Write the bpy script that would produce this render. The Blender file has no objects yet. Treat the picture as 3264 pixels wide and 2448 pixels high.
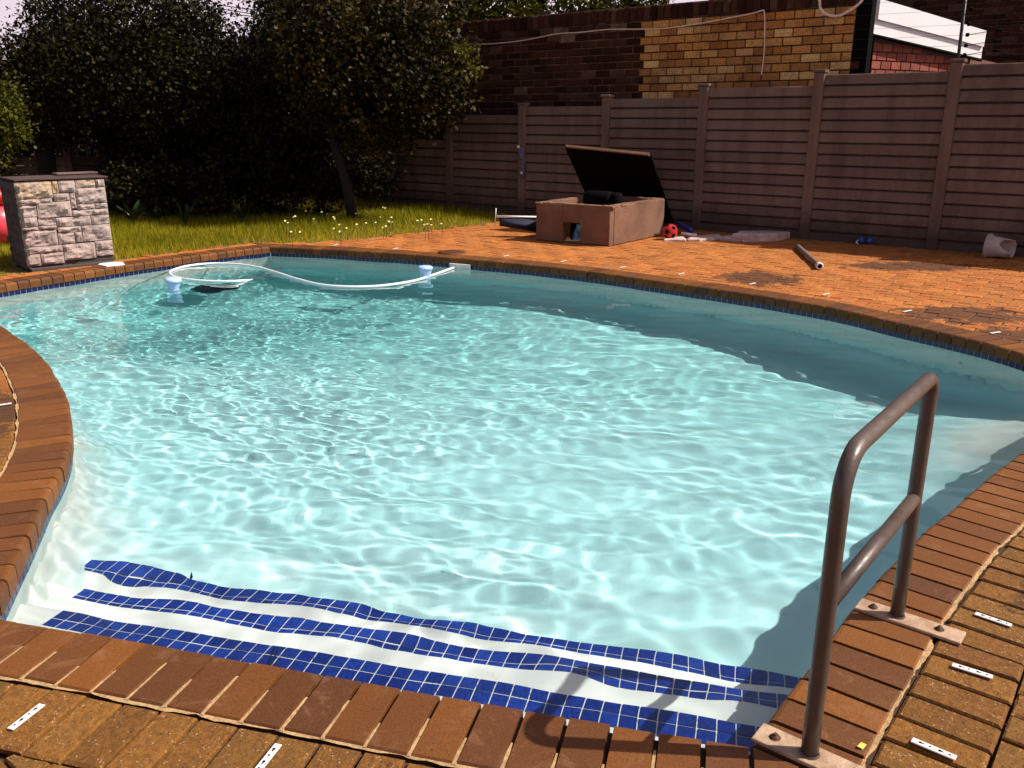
import bpy, bmesh, math, random
import numpy as np
from mathutils import Vector, Matrix, noise
from mathutils.geometry import tessellate_polygon

S = bpy.context.scene
COL = S.collection
R = math.radians
rnd = random.Random(7)

# ------------------------------------------------------------------ camera, sky, sun, exposure
H = 1.45                       # eye height above the paving
PITCH = R(17.1)
FPX = 1871 * 3264 / 2212.0     # focal length in pixels of the 3264 px wide photograph
CX, CY = 1632, 1224
cam = bpy.data.objects.new('camera', bpy.data.cameras.new('camera'))
COL.objects.link(cam); S.camera = cam
cam.location = (0, 0, H)
cam.rotation_euler = (math.pi / 2 - PITCH, 0, 0)
cam.data.sensor_width = 36
cam.data.lens = 36 * FPX / 3264
cam.data.clip_end = 500
cam.data.clip_start = 0.05

SUN_EL = R(47.6)
SUN_DIR = Vector((.990 * math.cos(SUN_EL), -.085 * math.cos(SUN_EL), math.sin(SUN_EL))).normalized()
w = bpy.data.worlds.new('World'); S.world = w; w.use_nodes = True
bg = w.node_tree.nodes['Background']
sky = w.node_tree.nodes.new('ShaderNodeTexSky')
sky.sky_type = 'NISHITA'; sky.sun_disc = False
sky.sun_elevation = SUN_EL
sky.sun_rotation = math.atan2(SUN_DIR.x, SUN_DIR.y)
sky.air_density = 1.0; sky.dust_density = 3.0; sky.ozone_density = 0.5
tint = w.node_tree.nodes.new('ShaderNodeMix'); tint.data_type = 'RGBA'; tint.blend_type = 'MULTIPLY'; tint.inputs[0].default_value = 1
tint.inputs[7].default_value = (1.22, .98, .94, 1)      # slightly pink summer haze
w.node_tree.links.new(sky.outputs[0], tint.inputs[6])
tc = w.node_tree.nodes.new('ShaderNodeTexCoord'); sx = w.node_tree.nodes.new('ShaderNodeSeparateXYZ'); w.node_tree.links.new(tc.outputs['Generated'], sx.inputs[0])
hz = w.node_tree.nodes.new('ShaderNodeMapRange'); hz.interpolation_type = 'SMOOTHSTEP'; w.node_tree.links.new(sx.outputs[2], hz.inputs[0])
for i_, x_ in ((1, .12), (2, .30), (3, 1.0), (4, 0.0)): hz.inputs[i_].default_value = x_
hm_ = w.node_tree.nodes.new('ShaderNodeMix'); hm_.data_type = 'RGBA'                 # bright hazy air round the whole horizon
w.node_tree.links.new(hz.outputs[0], hm_.inputs[0]); w.node_tree.links.new(tint.outputs[2], hm_.inputs[6]); hm_.inputs[7].default_value = (8.6, 7.2, 8.2, 1)
w.node_tree.links.new(hm_.outputs[2], bg.inputs[0])
bg.inputs[1].default_value = .072
sun = bpy.data.lights.new('sun', 'SUN'); sun.energy = 4.6; sun.angle = R(.5)
sun.color = (1.0, .95, .87)
sun.cycles.is_caustics_light = True
so = bpy.data.objects.new('sun', sun); COL.objects.link(so)
so.rotation_euler = SUN_DIR.to_track_quat('Z', 'Y').to_euler()
S.view_settings.view_transform = 'Standard'
S.view_settings.look = 'None'
S.view_settings.exposure = .48
S.view_settings.gamma = 1
S.cycles.use_denoising = True
S.cycles.max_bounces = 8
S.cycles.diffuse_bounces = 4
S.cycles.transmission_bounces = 6
S.cycles.caustics_refractive = True
S.cycles.caustics_reflective = False
S.cycles.sample_clamp_indirect = 6

# ------------------------------------------------------------------ pixel -> world helpers
CP, SP = math.cos(PITCH), math.sin(PITCH)
def ray(px, py):
    u = (px - CX) / FPX; v = (py - CY) / FPX
    return Vector((u, CP - v * SP, -SP - v * CP))
def G(px, py, z=0.0):
    d = ray(px, py); t = (z - H) / d.z
    return Vector((d.x * t, d.y * t, z))
def PY(px, py, Y):
    d = ray(px, py); t = Y / d.y
    return Vector((d.x * t, Y, H + d.z * t))
def PP(px, py, P, n):            # onto the plane through P with normal n
    d = ray(px, py); o = Vector((0, 0, H)); t = (P - o).dot(n) / d.dot(n)
    return o + d * t
WATER = -.115
def RF(px, py, z):               # through the water surface, refracted, down to depth z
    d = ray(px, py).normalized(); t = (WATER - H) / d.z
    hx, hy = d.x / 1.333, d.y / 1.333
    s = (z - WATER) / -math.sqrt(1 - hx * hx - hy * hy)
    return Vector((d.x * t + hx * s, d.y * t + hy * s, z))
def proj(p):
    x, y, z = p[0], p[1], p[2] - H
    dep = y * CP - z * SP
    if dep < .1: return None
    return CX + FPX * x / dep, CY - FPX * (y * SP + z * CP) / dep, dep

# ------------------------------------------------------------------ object helpers
def tag(o, label=None, cat=None, group=None, kind=None):
    if label: o['label'] = label
    if cat: o['category'] = cat
    if group: o['group'] = group
    if kind: o['kind'] = kind
    return o
def empty(name, loc=(0, 0, 0), **k):
    o = bpy.data.objects.new(name, None); COL.objects.link(o); o.location = loc
    o.empty_display_size = .1
    return tag(o, **k)
def link(name, me, parent=None, **k):
    o = bpy.data.objects.new(name, me); COL.objects.link(o)
    if parent is not None:
        o.parent = parent
        o.matrix_parent_inverse = Matrix.Translation(-Vector(parent.location))
    return tag(o, **k)

class MB:
    def __init__(s): s.v = []; s.f = []; s.t = []; s.sm = []
    def add(s, vs, fs, tone=0.0, smooth=False):
        b = len(s.v); s.v.extend(tuple(v) for v in vs)
        for f in fs: s.f.append(tuple(i + b for i in f)); s.t.append(tone); s.sm.append(smooth)
        return s
    def mesh(s, name, mat):
        me = bpy.data.meshes.new(name); me.from_pydata(s.v, [], s.f)
        a = me.attributes.new('tone', 'FLOAT', 'FACE'); a.data.foreach_set('value', s.t)
        me.polygons.foreach_set('use_smooth', s.sm)
        for m in (mat if isinstance(mat, (list, tuple)) else [mat]): me.materials.append(m)
        me.update(); return me
    def obj(s, name, mat, parent=None, **k): return link(name, s.mesh(name, mat), parent, **k)
    # --- shapes
    def box(s, c, t, n, u, a, b, h, tone=0.0, bev=0.0):
        """centre c, axes t,n,u with half sizes a,b,h; bev = chamfer of all edges of +n and +u sides"""
        c, t, n, u = Vector(c), Vector(t), Vector(n), Vector(u)
        def P(x, y, z): return c + t * x + n * y + u * z
        if bev <= 0:
            vs = [P(x, y, z) for z in (-h, h) for y in (-b, b) for x in (-a, a)]
            s.add(vs, [(0, 2, 3, 1), (4, 5, 7, 6), (0, 1, 5, 4), (2, 6, 7, 3), (0, 4, 6, 2), (1, 3, 7, 5)], tone)
        else:
            g = bev
            rings = [(a, -b, h), (a, b - g, h), (a - g, b, h - g)]
            vs = []
            for (x, y, z) in rings:
                vs += [P(-x, y, -z), P(x, y, -z), P(x, y, z), P(-x, y, z)]
            fs = [(8, 9, 10, 11)]
            for r in range(2):
                for i in range(4):
                    j = (i + 1) % 4; fs.append((r * 4 + i, r * 4 + j, r * 4 + 4 + j, r * 4 + 4 + i))
            fs.append((3, 2, 1, 0))
            s.add(vs, fs, tone)
        return s
    def prism(s, top, z1, z0, ch=.004, tone=0.0, tilt=None):
        """polygon top outline (ccw list of (x,y)), top height z1, bottom z0, chamfered rim"""
        n = len(top); cx = sum(p[0] for p in top) / n; cy = sum(p[1] for p in top) / n
        vs = []
        tl = tilt or (0, 0)
        def zt(p): return z1 + (p[0] - cx) * tl[0] + (p[1] - cy) * tl[1]
        for p in top: vs.append((p[0], p[1], z0))
        for p in top: vs.append((p[0], p[1], zt(p) - ch))
        for p in top:
            dx, dy = cx - p[0], cy - p[1]; L = math.hypot(dx, dy) or 1
            q = (p[0] + dx / L * ch * 1.4, p[1] + dy / L * ch * 1.4); vs.append((q[0], q[1], zt(q)))
        fs = [tuple(range(2 * n, 3 * n))]
        for r in range(2):
            for i in range(n):
                j = (i + 1) % n; fs.append((r * n + i, r * n + j, r * n + n + j, r * n + n + i))
        s.add(vs, fs, tone); return s
    def tube(s, pts, rad, seg=10, tone=0.0, closed=False, caps=True):
        pts = [Vector(p) for p in pts]; n = len(pts)
        if not isinstance(rad, (list, tuple)): rad = [rad] * n
        up = Vector((0, 0, 1)); vs = []; N = None
        for i, p in enumerate(pts):
            d = (pts[(i + 1) % n] - pts[i - 1]) if closed else (pts[min(i + 1, n - 1)] - pts[max(i - 1, 0)])
            d.normalize()
            if N is None:
                N = d.cross(up if abs(d.z) < .9 else Vector((1, 0, 0))).normalized()
            else:
                N = (N - d * N.dot(d)).normalized()
            B = d.cross(N)
            for k in range(seg):
                a = 2 * math.pi * k / seg; vs.append(p + (N * math.cos(a) + B * math.sin(a)) * rad[i])
        fs = []
        for i in range(n if closed else n - 1):
            j = (i + 1) % n
            for k in range(seg):
                l = (k + 1) % seg; fs.append((i * seg + k, i * seg + l, j * seg + l, j * seg + k))
        s.add(vs, fs, tone, True)
        if caps and not closed:
            b = len(s.v) - len(vs)
            s.f.append(tuple(b + k for k in range(seg))[::-1]); s.t.append(tone); s.sm.append(False)
            s.f.append(tuple(b + (n - 1) * seg + k for k in range(seg))); s.t.append(tone); s.sm.append(False)
        return s
    def lathe(s, c, prof, seg=24, axis=(0, 0, 1), tone=0.0, cut=None):
        c = Vector(c); A = Vector(axis).normalized()
        X = A.cross(Vector((0, 1, 0)) if abs(A.y) < .9 else Vector((1, 0, 0))).normalized(); Y = A.cross(X)
        vs = []
        for (r, z) in prof:
            for k in range(seg):
                a = 2 * math.pi * k / seg
                zz = cut(a, z) if cut else z
                vs.append(c + A * zz + (X * math.cos(a) + Y * math.sin(a)) * r)
        fs = []
        for i in range(len(prof) - 1):
            for k in range(seg):
                l = (k + 1) % seg; fs.append((i * seg + k, i * seg + l, (i + 1) * seg + l, (i + 1) * seg + k))
        s.add(vs, fs, tone, True); return s

# ------------------------------------------------------------------ materials
def newmat(name):
    m = bpy.data.materials.new(name); m.use_nodes = True
    return m, m.node_tree, m.node_tree.nodes['Principled BSDF']
def mixc(nt, f, a, b, mode='MIX'):
    n = nt.nodes.new('ShaderNodeMix'); n.data_type = 'RGBA'; n.blend_type = mode
    for i, x in ((0, f), (6, a), (7, b)):
        if hasattr(x, 'links'): nt.links.new(x, n.inputs[i])
        elif isinstance(x, tuple): n.inputs[i].default_value = (*x, 1)
        else: n.inputs[i].default_value = x
    return n.outputs[2]
def ramp(nt, src, lo, hi, a=0.0, b=1.0):
    n = nt.nodes.new('ShaderNodeMapRange'); n.interpolation_type = 'SMOOTHSTEP'
    nt.links.new(src, n.inputs[0])
    for i, x in ((1, lo), (2, hi), (3, a), (4, b)): n.inputs[i].default_value = x
    return n.outputs[0]
def ntex(nt, scale, det=5, rough=.6, vec=None, dist=0):
    n = nt.nodes.new('ShaderNodeTexNoise'); n.inputs['Scale'].default_value = scale
    n.inputs['Detail'].default_value = det; n.inputs['Roughness'].default_value = rough
    n.inputs['Distortion'].default_value = dist
    nt.links.new(vec if vec is not None else geopos(nt), n.inputs['Vector'])
    return n.outputs[0]
def geopos(nt):
    for n in nt.nodes:
        if n.type == 'NEW_GEOMETRY': return n.outputs['Position']
    return nt.nodes.new('ShaderNodeNewGeometry').outputs['Position']
def attr(nt, name='tone'):
    n = nt.nodes.new('ShaderNodeAttribute'); n.attribute_name = name; return n.outputs['Fac']
def mathn(nt, op, a, b=None):
    n = nt.nodes.new('ShaderNodeMath'); n.operation = op
    for i, x in ((0, a), (1, b)):
        if x is None: continue
        if hasattr(x, 'links'): nt.links.new(x, n.inputs[i])
        else: n.inputs[i].default_value = x
    return n.outputs[0]
def bump(nt, bs, h, strength, dist=.01, prev=None):
    n = nt.nodes.new('ShaderNodeBump'); n.inputs['Strength'].default_value = strength
    n.inputs['Distance'].default_value = dist
    nt.links.new(h, n.inputs['Height'])
    if prev is not None: nt.links.new(prev, n.inputs['Normal'])
    nt.links.new(n.outputs[0], bs.inputs['Normal']); return n.outputs[0]
def simple(name, c, c2=None, sc=8, rough=.6, bmp=0, bsc=60, metal=0, spec=.5, tone=0.0, bd=.01):
    m, nt, bs = newmat(name)
    col = mixc(nt, ramp(nt, ntex(nt, sc), .35, .65), c, c2 or c)
    if tone: col = mixc(nt, mathn(nt, 'MULTIPLY', attr(nt), tone), col, (0.0, 0.0, 0.0))
    nt.links.new(col, bs.inputs['Base Color'])
    bs.inputs['Roughness'].default_value = rough; bs.inputs['Metallic'].default_value = metal
    bs.inputs['Specular IOR Level'].default_value = spec
    if bmp: bump(nt, bs, ntex(nt, bsc), bmp, bd)
    return m

def brick_mat(name, cols, rough=.75, speck=0.0, near_tint=None, fs=(55, .55, 1.45), bmp=.35, bsc=90, stain=None, grime=.35, spec=.3, bd=.006):
    """piece colour chosen by its tone attribute, plus fine grain, specks, pits and worn patches"""
    m, nt, bs = newmat(name)
    t = attr(nt)
    cr = nt.nodes.new('ShaderNodeValToRGB'); nt.links.new(t, cr.inputs[0])
    e = cr.color_ramp.elements
    while len(e) < len(cols): e.new(.5)
    for i, c in enumerate(cols): e[i].position = i / (len(cols) - 1); e[i].color = (*c, 1)
    col = cr.outputs[0]
    if near_tint:      # darker, browner pavers towards the steps end of the pool
        sp = nt.nodes.new('ShaderNodeSeparateXYZ'); nt.links.new(geopos(nt), sp.inputs[0])
        yy = mathn(nt, 'ADD', sp.outputs[1], mathn(nt, 'MULTIPLY', mathn(nt, 'SUBTRACT', ntex(nt, .8, 3), .5), 3.0))
        col = mixc(nt, ramp(nt, yy, 6.0, 3.5), col, mixc(nt, 1.0, col, near_tint, 'MULTIPLY'))
    big = ntex(nt, 2.2, 4)
    col = mixc(nt, mathn(nt, 'MULTIPLY', ramp(nt, big, .45, .7), grime), col, (.045, .022, .012))
    fine = ntex(nt, fs[0], 6, .7)
    col = mixc(nt, 1.0, col, ramp_rgb(nt, fine, .3, .7, fs[1], fs[2]), 'MULTIPLY')
    if fs[0] > 100:      # pale dried water marks, tiny dark kiln spots
        col = mixc(nt, mathn(nt, 'MULTIPLY', ramp(nt, ntex(nt, 7, 6, .75, dist=1.5), .52, .70), .28), col, (.30, .16, .09))
        col = mixc(nt, mathn(nt, 'MULTIPLY', ramp(nt, ntex(nt, 75, 2), .31, .27), .8), col, (.02, .008, .004))
    if speck:
        vo = nt.nodes.new('ShaderNodeTexVoronoi'); vo.inputs['Scale'].default_value = 120
        nt.links.new(geopos(nt), vo.inputs['Vector'])
        sel = mathn(nt, 'MULTIPLY', ramp(nt, vo.outputs['Distance'], .34, .22), ramp(nt, ntex(nt, 40, 2), .54, .60))
        col = mixc(nt, mathn(nt, 'MULTIPLY', sel, speck), col, (.62, .42, .24))
        pit = mathn(nt, 'MULTIPLY', ramp(nt, ntex(nt, 130, 3), .40, .33), .8)
        col = mixc(nt, pit, col, (.03, .014, .006))
    if stain:
        for (sx, sy, rx, ry) in stain:
            mp = nt.nodes.new('ShaderNodeMapping'); mp.vector_type = 'TEXTURE'
            mp.inputs['Location'].default_value = (sx, sy, 0); mp.inputs['Scale'].default_value = (rx, ry, 50)
            nt.links.new(geopos(nt), mp.inputs[0])
            ln = nt.nodes.new('ShaderNodeVectorMath'); ln.operation = 'LENGTH'; nt.links.new(mp.outputs[0], ln.inputs[0])
            dd = mathn(nt, 'ADD', ln.outputs['Value'], mathn(nt, 'MULTIPLY', mathn(nt, 'SUBTRACT', ntex(nt, 6, 5, .7), .5), 2.2))
            col = mixc(nt, mathn(nt, 'MULTIPLY', ramp(nt, dd, 1.0, .75), .82), col, (.055, .022, .010))
    nt.links.new(col, bs.inputs['Base Color'])
    bs.inputs['Roughness'].default_value = rough; bs.inputs['Specular IOR Level'].default_value = spec
    b = bump(nt, bs, ntex(nt, bsc, 6, .7), bmp, bd)
    bump(nt, bs, ntex(nt, 14, 4), .25, .01, b)
    return m
def ramp_rgb(nt, src, lo, hi, a, b):
    v = ramp(nt, src, lo, hi, a, b)
    n = nt.nodes.new('ShaderNodeCombineColor')
    for i in range(3): nt.links.new(v, n.inputs[i])
    return n.outputs[0]

st1, st2, st3 = G(2420, 885), G(2900, 847), G(3080, 1000)
M = {}
M['coping'] = brick_mat('coping brick clay', [(.090, .032, .009), (.118, .041, .009), (.140, .048, .009), (.19, .066, .011), (.105, .036, .010), (.155, .053, .009), (.125, .043, .009)], rough=.6, bmp=.25, grime=.16, spec=.3, fs=(170, .72, 1.25), bsc=160)
M['paver'] = brick_mat('paver clay', [(.30, .098, .018), (.39, .125, .022), (.46, .155, .030), (.35, .125, .026), (.40, .112, .020)], rough=.85, speck=.5, fs=(60, .72, 1.28), near_tint=(.50, .63, .55), bmp=.9, bsc=75,
                       stain=[(st1.x, st1.y, .42, .42), (st2.x, st2.y, .75, .3), (st3.x, st3.y, .55, .35), (3.6, 5.7, .5, .5), (1.75, 2.35, .22, .2), (-2.75, 4.1, .35, .5)], grime=.2, bd=.008)
M['mortar'] = simple('sandy mortar', (.50, .32, .15), (.36, .22, .10), 25, .95, .8, 90)
M['sand'] = simple('joint sand', (.03, .014, .006), (.07, .035, .014), 12, .95, .5, 60)
M['soil'] = simple('garden soil', (.035, .028, .012), (.06, .045, .02), 3, .95, .8, 20)
M['lawnbase'] = simple('turf base', (.09, .075, .015), (.14, .085, .03), 4, .95, .8, 30)
# pool plaster: white marble plaster on walls and steps, aqua to teal water absorption painted in with depth
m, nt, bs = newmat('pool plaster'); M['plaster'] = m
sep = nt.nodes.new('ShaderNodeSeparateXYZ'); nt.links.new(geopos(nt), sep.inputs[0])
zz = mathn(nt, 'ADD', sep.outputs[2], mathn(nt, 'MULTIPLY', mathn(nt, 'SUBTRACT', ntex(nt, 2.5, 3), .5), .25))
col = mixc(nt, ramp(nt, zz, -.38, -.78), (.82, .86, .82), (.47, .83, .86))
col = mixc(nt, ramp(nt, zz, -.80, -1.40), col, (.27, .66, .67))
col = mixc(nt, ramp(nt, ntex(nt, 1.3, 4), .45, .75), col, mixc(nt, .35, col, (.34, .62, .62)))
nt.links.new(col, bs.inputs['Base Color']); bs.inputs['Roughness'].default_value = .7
M['step'] = simple('step plaster', (.90, .91, .88), (.84, .87, .84), 3, .7, .1, 20)
m, nt, bs = newmat('cobalt mosaic'); M['tile'] = m
cr = nt.nodes.new('ShaderNodeValToRGB'); nt.links.new(attr(nt), cr.inputs[0])
for i, c in enumerate([(.004, .02, .20), (.012, .05, .36)]): cr.color_ramp.elements[i].color = (*c, 1)
nt.links.new(mixc(nt, 1.0, cr.outputs[0], ramp_rgb(nt, ntex(nt, 60, 3), .3, .7, .75, 1.25), 'MULTIPLY'), bs.inputs['Base Color'])
bs.inputs['Roughness'].default_value = .25
M['shadedtile'] = simple('shaded waterline mosaic', (.002, .005, .045), (.003, .009, .07), 30, .3)  # darker copy of the blue tile, pool wall shade put into its colour
# water
m = bpy.data.materials.new('pool water'); m.use_nodes = True; nt = m.node_tree; M['water'] = m
nt.nodes.remove(nt.nodes['Principled BSDF'])
gl = nt.nodes.new('ShaderNodeBsdfGlass'); gl.inputs['IOR'].default_value = 1.333; gl.inputs['Roughness'].default_value = 0
gl.inputs['Color'].default_value = (.95, 1.0, .995, 1)
nt.links.new(gl.outputs[0], nt.nodes['Material Output'].inputs[0])

m, nt, bs = newmat('painted concrete slat'); M['fence'] = m
mp = nt.nodes.new('ShaderNodeMapping'); mp.inputs['Scale'].default_value = (1, 1, .18); nt.links.new(geopos(nt), mp.inputs[0])
oi = nt.nodes.new('ShaderNodeObjectInfo')
col = mixc(nt, ramp(nt, ntex(nt, 5, 6, .65, vec=mp.outputs[0]), .35, .7), (.185, .118, .088), (.125, .076, .056))
col = mixc(nt, 1.0, col, ramp_rgb(nt, oi.outputs['Random'], 0, 1, .86, 1.1), 'MULTIPLY')
col = mixc(nt, mathn(nt, 'MULTIPLY', ramp(nt, ntex(nt, 26, 4, .7), .60, .74), .55), col, (.28, .20, .17))
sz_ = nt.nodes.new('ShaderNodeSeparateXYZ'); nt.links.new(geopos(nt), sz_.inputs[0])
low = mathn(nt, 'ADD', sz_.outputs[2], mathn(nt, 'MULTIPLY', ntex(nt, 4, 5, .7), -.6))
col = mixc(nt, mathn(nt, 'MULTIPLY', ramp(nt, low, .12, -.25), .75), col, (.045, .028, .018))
nt.links.new(col, bs.inputs['Base Color']); bs.inputs['Roughness'].default_value = .82; bs.inputs['Specular IOR Level'].default_value = .25
bump(nt, bs, ntex(nt, 60), .35, .01)
M['ybrick'] = brick_mat('yellow face brick', [(.28, .10, .025), (.42, .175, .045), (.58, .27, .07), (.75, .45, .17), (.32, .115, .03), (.56, .25, .06), (.45, .18, .04)], rough=.9, grime=.45, bmp=.6)
M['dbrick'] = brick_mat('old dark brick', [(.026, .009, .005), (.048, .016, .008), (.08, .028, .015), (.04, .014, .008), (.14, .065, .04)], rough=.95, grime=.5, spec=.1, bmp=1.0, bsc=40, bd=.015)
M['rbrick'] = brick_mat('red face brick', [(.20, .048, .032), (.28, .075, .045), (.38, .11, .065), (.23, .06, .05)], rough=.9, grime=.3)
M['ymortar'] = simple('red brown mortar', (.075, .028, .014), (.045, .018, .010), 20, .95, .6, 60)
M['dmortar'] = simple('weathered mortar', (.10, .05, .03), (.24, .14, .09), 5, .95, .8, 30)
M['rmortar'] = simple('pale red mortar', (.20, .09, .065), (.14, .06, .045), 20, .95, .5, 60)
M['white'] = simple('white paint', (.85, .84, .83), (.80, .79, .78), 2, .5)
M['whitepl'] = simple('white plastic', (.82, .80, .76), (.70, .67, .62), 10, .45)
M['whitehose'] = simple('white hose', (.85, .85, .84), None, 10, .4)
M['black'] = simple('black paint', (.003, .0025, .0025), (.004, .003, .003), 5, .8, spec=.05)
M['darkmetal'] = simple('dark metal', (.02, .018, .018), None, 5, .5, metal=.3)
m, nt, bs = newmat('worn brown painted tube'); M['rail'] = m
chip = mathn(nt, 'MULTIPLY', ramp(nt, ntex(nt, 45, 5, .75), .66, .70), .85)
col = mixc(nt, ramp(nt, ntex(nt, 6, 5), .35, .7), (.088, .062, .048), (.060, .041, .032))
col = mixc(nt, chip, col, (.07, .03, .018))
nt.links.new(col, bs.inputs['Base Color']); nt.links.new(ramp(nt, ntex(nt, 25, 5), .3, .7, .28, .5), bs.inputs['Roughness'])
bump(nt, bs, ntex(nt, 90, 5), .12, .004)
M['plate'] = simple('painted steel plate', (.46, .32, .21), (.30, .18, .11), 16, .5, .35, 60)
M['rust'] = simple('rusty steel', (.16, .08, .04), (.09, .045, .025), 60, .6, .3, 120, metal=.5)
M['cement'] = simple('cement render', (.20, .098, .055), (.14, .066, .038), 3, .9, .7, 35, bd=.008)
M['concrete'] = simple('broken concrete', (.62, .46, .42), (.42, .30, .26), 9, .95, .9, 40)
M['stone'] = simple('grey cladding stone', (.40, .30, .265), (.29, .215, .19), 5, .85, .9, 38, bd=.012)
M['stoney'] = simple('yellow stained cladding stone', (.44, .31, .18), (.34, .25, .21), 6, .85, .9, 38, bd=.012)
M['stonedark'] = simple('joint and shaded side stone', (.06, .048, .042), None, 5, .95, .8, 60)
M['ledge'] = simple('stone ledge', (.16, .10, .08), (.09, .06, .05), 5, .9, .5, 30)
M['precast'] = simple('cream precast board', (.30, .21, .14), (.08, .045, .035), 1.6, .9, .4, 40)
M['precastd'] = simple('brown precast', (.07, .035, .028), (.04, .022, .018), 3, .9, .4, 40)
M['bark'] = simple('bark', (.016, .010, .007), (.007, .005, .004), 12, .95, 1, 25)
M['redball'] = simple('red ball vinyl', (.48, .02, .02), None, 5, .35)
M['pink'] = simple('pink vinyl', (.85, .07, .10), (.80, .05, .08), 2, .3)
M['redv'] = simple('red vinyl', (.45, .015, .012), None, 2, .4)
M['blue'] = simple('blue plastic', (.02, .04, .22), (.03, .06, .28), 10, .35)
M['navy'] = simple('navy fabric', (.006, .010, .035), (.004, .006, .02), 10, .8)
M['sheetblue'] = simple('blue printed plastic bag', (.02, .09, .20), (.10, .28, .45), 9, .35, .8, 15)
M['pvc'] = simple('grey pipe', (.20, .15, .12), (.13, .09, .07), 12, .6)
M['bucket'] = simple('dirty white plastic', (.50, .40, .36), (.36, .28, .25), 9, .6, .2, 40)
M['green'] = simple('strap leaf', (.012, .022, .004), (.025, .04, .006), 9, .45)
m, nt, bs = newmat('pale blue plastic'); M['float'] = m
bs.inputs['Base Color'].default_value = (.42, .58, .86, 1); bs.inputs['Roughness'].default_value = .3
bs.inputs['Subsurface Weight'].default_value = .2
def leafmat(name, a, b, rough=.42, trans=.25):
    m, nt, bs = newmat(name)
    cr = nt.nodes.new('ShaderNodeValToRGB'); nt.links.new(attr(nt), cr.inputs[0])
    cr.color_ramp.elements[0].color = (*a, 1); cr.color_ramp.elements[1].color = (*b, 1)
    nt.links.new(cr.outputs[0], bs.inputs['Base Color'])
    bs.inputs['Roughness'].default_value = .5; bs.inputs['Specular IOR Level'].default_value = .12
    bs.inputs['Specular Tint'].default_value = (1, .9, .7, 1)
    tr = nt.nodes.new('ShaderNodeBsdfTranslucent'); nt.links.new(cr.outputs[0], tr.inputs[0])
    mx = nt.nodes.new('ShaderNodeMixShader'); mx.inputs[0].default_value = trans
    nt.links.new(bs.outputs[0], mx.inputs[1]); nt.links.new(tr.outputs[0], mx.inputs[2])
    nt.links.new(mx.outputs[0], nt.nodes['Material Output'].inputs[0])
    return m
M['leafd'] = leafmat('dark glossy leaf', (.002, .002, .001), (.036, .034, .007), trans=.12)
M['leafm'] = leafmat('green brown leaf', (.002, .002, .001), (.075, .055, .010), trans=.12)
M['leafl'] = leafmat('light green leaf', (.03, .036, .004), (.13, .125, .014))
M['grass'] = leafmat('grass blade', (.07, .11, .004), (.55, .42, .02), .6, .3)
M['petal'] = simple('cream petal', (.75, .68, .25), None, 5, .6)

# ------------------------------------------------------------------ pool outline
def cr_curve(pts, step=.02):
    P = [Vector((p[0], p[1])) for p in pts]
    P = [P[0] * 2 - P[1]] + P + [P[-1] * 2 - P[-2]]
    out = []
    for i in range(1, len(P) - 2):
        a, b, c, d = P[i - 1:i + 3]; n = max(2, int((c - b).length / step))
        for k in range(n):
            t = k / n
            out.append(.5 * ((2 * b) + (c - a) * t + (2 * a - 5 * b + 4 * c - d) * t * t + (3 * b - a - 3 * c + d) * t ** 3))
    out.append(P[-2]); return out
class Path:
    def __init__(s, pts):
        s.p = pts; s.l = [0]
        for a, b in zip(pts, pts[1:]): s.l.append(s.l[-1] + (b - a).length)
        s.L = s.l[-1]
    def at(s, d):
        if d <= 0: k = 0
        elif d >= s.L: k = len(s.p) - 2
        else:
            lo, hi = 0, len(s.l) - 1
            while hi - lo > 1:
                m = (lo + hi) // 2
                if s.l[m] <= d: lo = m
                else: hi = m
            k = lo
        e = (s.p[k + 1] - s.p[k]); L = e.length; e = e / L
        return s.p[k] + e * (d - s.l[k]), Vector((e.y, -e.x))     # point, outward normal (pool on the left)
    def normal(s, d):
        a, _ = s.at(max(0, d - .08)); b, _ = s.at(min(s.L, d + .08)); e = (b - a).normalized()
        return Vector((e.y, -e.x))
A_ = [(-1.60, 2.32), (-1.07, 2.185), (-.21, 1.95), (.23, 1.835), (.58, 1.75)]
B_ = [(.58, 1.75), (.72, 1.94), (.84, 2.09), (.95, 2.23), (1.04, 2.35), (1.16, 2.49), (1.32, 2.67), (1.49, 2.86), (1.66, 3.03), (1.85, 3.22), (2.11, 3.48), (2.34, 3.7),
      (2.66, 3.98), (3.02, 4.36), (3.26, 4.8), (3.30, 5.25), (3.22, 5.59), (3.06, 5.92), (2.86, 6.27), (2.68, 6.60), (2.46, 6.92), (2.19, 7.22), (1.87, 7.53), (1.61, 7.76),
      (1.17, 8.15), (.71, 8.55), (.20, 8.90), (-.24, 9.16), (-.68, 9.40), (-1.12, 9.62), (-1.86, 9.92), (-2.43, 10.10), (-2.85, 10.22)]
D_ = [(-2.85, 10.22), (-3.25, 9.80), (-3.60, 9.37), (-3.93, 8.93), (-4.27, 8.39), (-4.64, 7.8), (-5.05, 7.2), (-5.5, 6.85)]
E_ = [(-5.5, 6.85), (-5.7, 6.5), (-5.2, 6.45), (-4.5, 6.55), (-4.05, 6.42), (-3.74, 6.18), (-3.47, 5.89), (-3.18, 5.56), (-2.92, 5.23), (-2.69, 4.90), (-2.46, 4.55), (-2.30, 4.27),
      (-2.15, 3.98), (-2.05, 3.76), (-1.98, 3.57), (-1.92, 3.38), (-1.85, 3.14), (-1.77, 2.89), (-1.70, 2.66), (-1.64, 2.46), (-1.60, 2.32)]
PA, PB, PD, PE = [Path(cr_curve(q)) for q in (A_, B_, D_, E_)]
outline = []
for P in (PA, PB, PD, PE):
    n = int(P.L / .05)
    outline += [P.at(P.L * i / n)[0] for i in range(n)]
NO = len(outline)
onorm = []
for i in range(NO):
    e = (outline[(i + 1) % NO] - outline[i - 1]).normalized(); onorm.append(Vector((e.y, -e.x)))
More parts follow.
